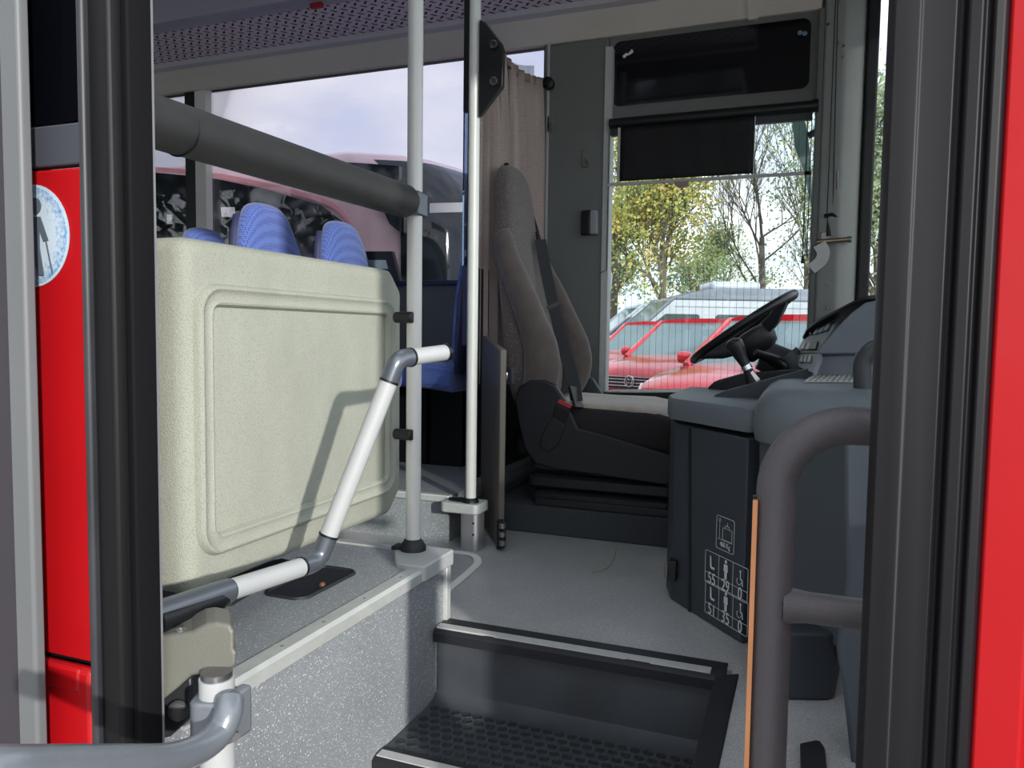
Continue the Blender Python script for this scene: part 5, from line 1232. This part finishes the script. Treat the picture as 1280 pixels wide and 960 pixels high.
        b = B(); b.prism([V((.02, s*.48, zl_-.11)), V((-.04, s*hw*.86, zl_-.06)), V((-.38, s*hw*.985, zl_+.08)), V((-.12, s*.50, zl_+.07))], (.04, s*.015, .02)); part(r, 'headlight', b, CHR)
        part(r, 'door_mirror', B().lathe((xa1-.25, s*(hw+.07), zb_+.06), (0, s, 0), [(-.1, .03), (-.02, .075), (.08, .07), (.1, .03)], 12), paint if kind == 'car' else BLK)
    zg = .62 if kind == 'car' else .72
    part(r, 'grille', B().box(-.08, .03, -.44, .44, zg, zg+.17), BLK)
    b = B()
    for z in (.03, .075, .12, .16): b.box(.030, .040, -.44, .44, zg+z, zg+z+.014)
    o_ = part(r, 'grille_bars', b, CHR)
    if paint is CARR:
        b = B(); cz_ = .72; rr = .075
        b.tube([V((.052, rr*math.cos(2*math.pi*k/24), cz_+rr*math.sin(2*math.pi*k/24))) for k in range(24)], .008, 6, closed=True)
        b.tube([V((.053, -.03, cz_+.068)), V((.053, 0, cz_+.012)), V((.053, .03, cz_+.068))], .007, 6)
        b.tube([V((.053, -.06, cz_+.04)), V((.053, -.028, cz_-.06)), V((.053, 0, cz_-.005)), V((.053, .028, cz_-.06)), V((.053, .06, cz_+.04))], .007, 6)
        part(r, 'badge', b, CHR, label='round badge with V over W')
    part(r, 'bumper_intake', B().box(-.1, .02, -hw*.75, hw*.75, .36, .54), BLK, bevel=.02)
    if kind == 'van' and Lc > 6: part(r, 'roof_unit', B().box(-4.3, -3.0, -.5, .5, H+.2, H+.42), WCAR, bevel=.09, bseg=4)
    return r
def spot(px, d): p = at(px, 420, d=d); return (p.x, p.y, GZ)
HD = math.atan2(-.95, -.31); HV = math.atan2(-.45, -.89)
GC = 'red cars parked in a row'
car((-.93, 7.5, GZ), HD, CARR, 'red_car', 'nearest red car, its bonnet just above the black window ledge', group=GC, H=1.6)
car((-2.33, 10.6, GZ), HD, CARR, 'red_car', 'middle red car with round grille badge, windscreen left of the steering wheel', group=GC, H=1.62)
car((-3.75, 14.2, GZ), HD, CARR, 'red_car', 'farthest red car at the left edge of the driver window', group=GC, H=1.64)
car(spot(738, 19.8), HV, SILV, 'silver_van', 'long silver high roof van parked behind the red cars', kind='van', Lc=6.2, Wc=2.0, H=2.35)
car(spot(716, 23.5), HV, WCAR, 'white_van', 'white van half hidden at the left behind the silver van', kind='van', Lc=5.6, Wc=2.0, H=2.3)

# ---- coach outside at left
cbus = thing('parked_coach', 'pale rose coach with dark glass parked outside the left windows', 'coach', (-6, 8, GZ))
YS = 6.7; zr_ = at(330, 187, Y=YS).z
XF = at(497, 300, Y=YS).x
print('coach roof', zr_, 'front', XF)
pf_ = fillet([(-13, YS, 0), (XF-.3, YS, 0), (XF+.55, YS+.35, 0), (XF+.75, YS+1.2, 0), (XF+.55, YS+2.1, 0), (XF-.3, YS+2.5, 0), (-13, YS+2.5, 0)], [.1, .3, .5, .8, .5, .3, .1], 8, closed=True)
_q = []
for _i, _p in enumerate(pf_):
    _n = pf_[(_i+1) % len(pf_)]; _k = max(1, int((_n-_p).length/.08)) if (_p.x > XF-1.2 or _n.x > XF-1.2) and abs(_n.x-_p.x) < 3 else 1
    if abs(_n.x-_p.x) >= 3: _q += [_p] + [_p.lerp(_n, u) for u in ((.9, .94, .96, .97, .98, .99) if _n.x > _p.x else (.01, .02, .03, .04, .06, .1))]
    else: _q += [_p.lerp(_n, j/_k) for j in range(_k)]
pf_ = _q
def lay(z, s, dx=0):
    c = V((-8.5, YS+1.25, 0)); out = []
    for p in pf_:
        f = max(0, min(1, (p.x-(XF-1.2))/1.6)); out.append(V((p.x-dx*f+ (0), c.y+(p.y-c.y)*s, z)))
    return out
b = B(); b.rings([lay(GZ+.25, .98), lay(GZ+.6, 1), lay(GZ+1.2, 1), lay(zr_-.9, 1, .05), lay(zr_-.55, .99, .14), lay(zr_-.26, .96, .34), lay(zr_-.08, .88, .6), lay(zr_, .72, .9)])
part(cbus, 'body', b, PBUS)
# side glass: polygon on the side plane, top edge sweeping down forwards
def onb(px, py, y=YS-.02): return at(px, py, Y=y)
sg_ = [onb(100, 205), onb(190, 215), onb(262, 222), onb(330, 236), onb(400, 256), onb(425, 275), onb(440, 300), onb(452, 350), onb(452, 420), onb(100, 430)]
b = B(); b.prism(sg_, (0, .03, 0)); part(cbus, 'side_glass', b, mat('coach_glass', (26, 34, 34), .05, spec=.8, var=.3, vscale=2), smooth=0)
st_ = [onb(60, 200, YS-.03), onb(190, 211, YS-.03), onb(262, 218, YS-.03), onb(330, 231, YS-.03), onb(404, 251, YS-.03), onb(430, 270, YS-.03), onb(445, 298, YS-.03)]
sl_ = catmull(st_, 4); b = B(); b.rings([[p+V((0, 0, -.025)), p+V((0, 0, .025)), p+V((0, .02, .025)), p+V((0, .02, -.025))] for p in sl_]); part(cbus, 'window_moulding', b, PBUS2)
# windscreen wrapping the front
wl = [p for p in pf_ if p.x > XF-.06 and p.y < YS+2.45]
wl = [p for p in wl]
def wsr(z, dx, out=.02):
    res = []
    for p in wl:
        f = max(0, min(1, (p.x-(XF-1.2))/1.6)); c = V((XF-1.0, YS+1.25, 0)); dvec = (V((p.x, p.y, 0))-c).normalized()*out
        res.append(V((p.x-dx*f, p.y, z))+dvec)
    return res
zlow = at(530, 348, Y=YS).z-.3
b = B(); b.rings([wsr(zlow, .05, .05), wsr(zr_-.9, .05, .045), wsr(zr_-.55, .14, .045), wsr(zr_-.26, .34, .045), wsr(zr_-.17, .47, .045)], cap=False, close=False)
part(cbus, 'windscreen', b, MATS['coach_glass'])
up_ = [onb(412, 203), onb(450, 204), onb(500, 208), onb(500, 290), onb(488, 280), onb(480, 262), onb(450, 232)]
b = B(); b.prism([p+V((0, -.02, 0)) for p in up_], (0, .06, 0)); part(cbus, 'upper_glass', b, MATS['coach_glass'], smooth=0)
b = B(); b.prism([onb(537, 254, YS-.1), onb(578, 253, YS-.1), onb(578, 265, YS-.1), onb(537, 266, YS-.1)], (0, .005, 0)); part(cbus, 'windscreen_paper', b, PAPER)
for (x0_, y0_, x1_, y1_) in ((276, 259, 293, 271), (238, 265, 241, 276), (208, 268, 214, 280)):
    b = B(); b.prism([onb(x0_, y0_, YS-.03), onb(x1_, y0_, YS-.03), onb(x1_+1, y1_, YS-.03), onb(x0_+1, y1_, YS-.03)], (0, .005, 0)); part(cbus, 'sticker', b, PAPER)
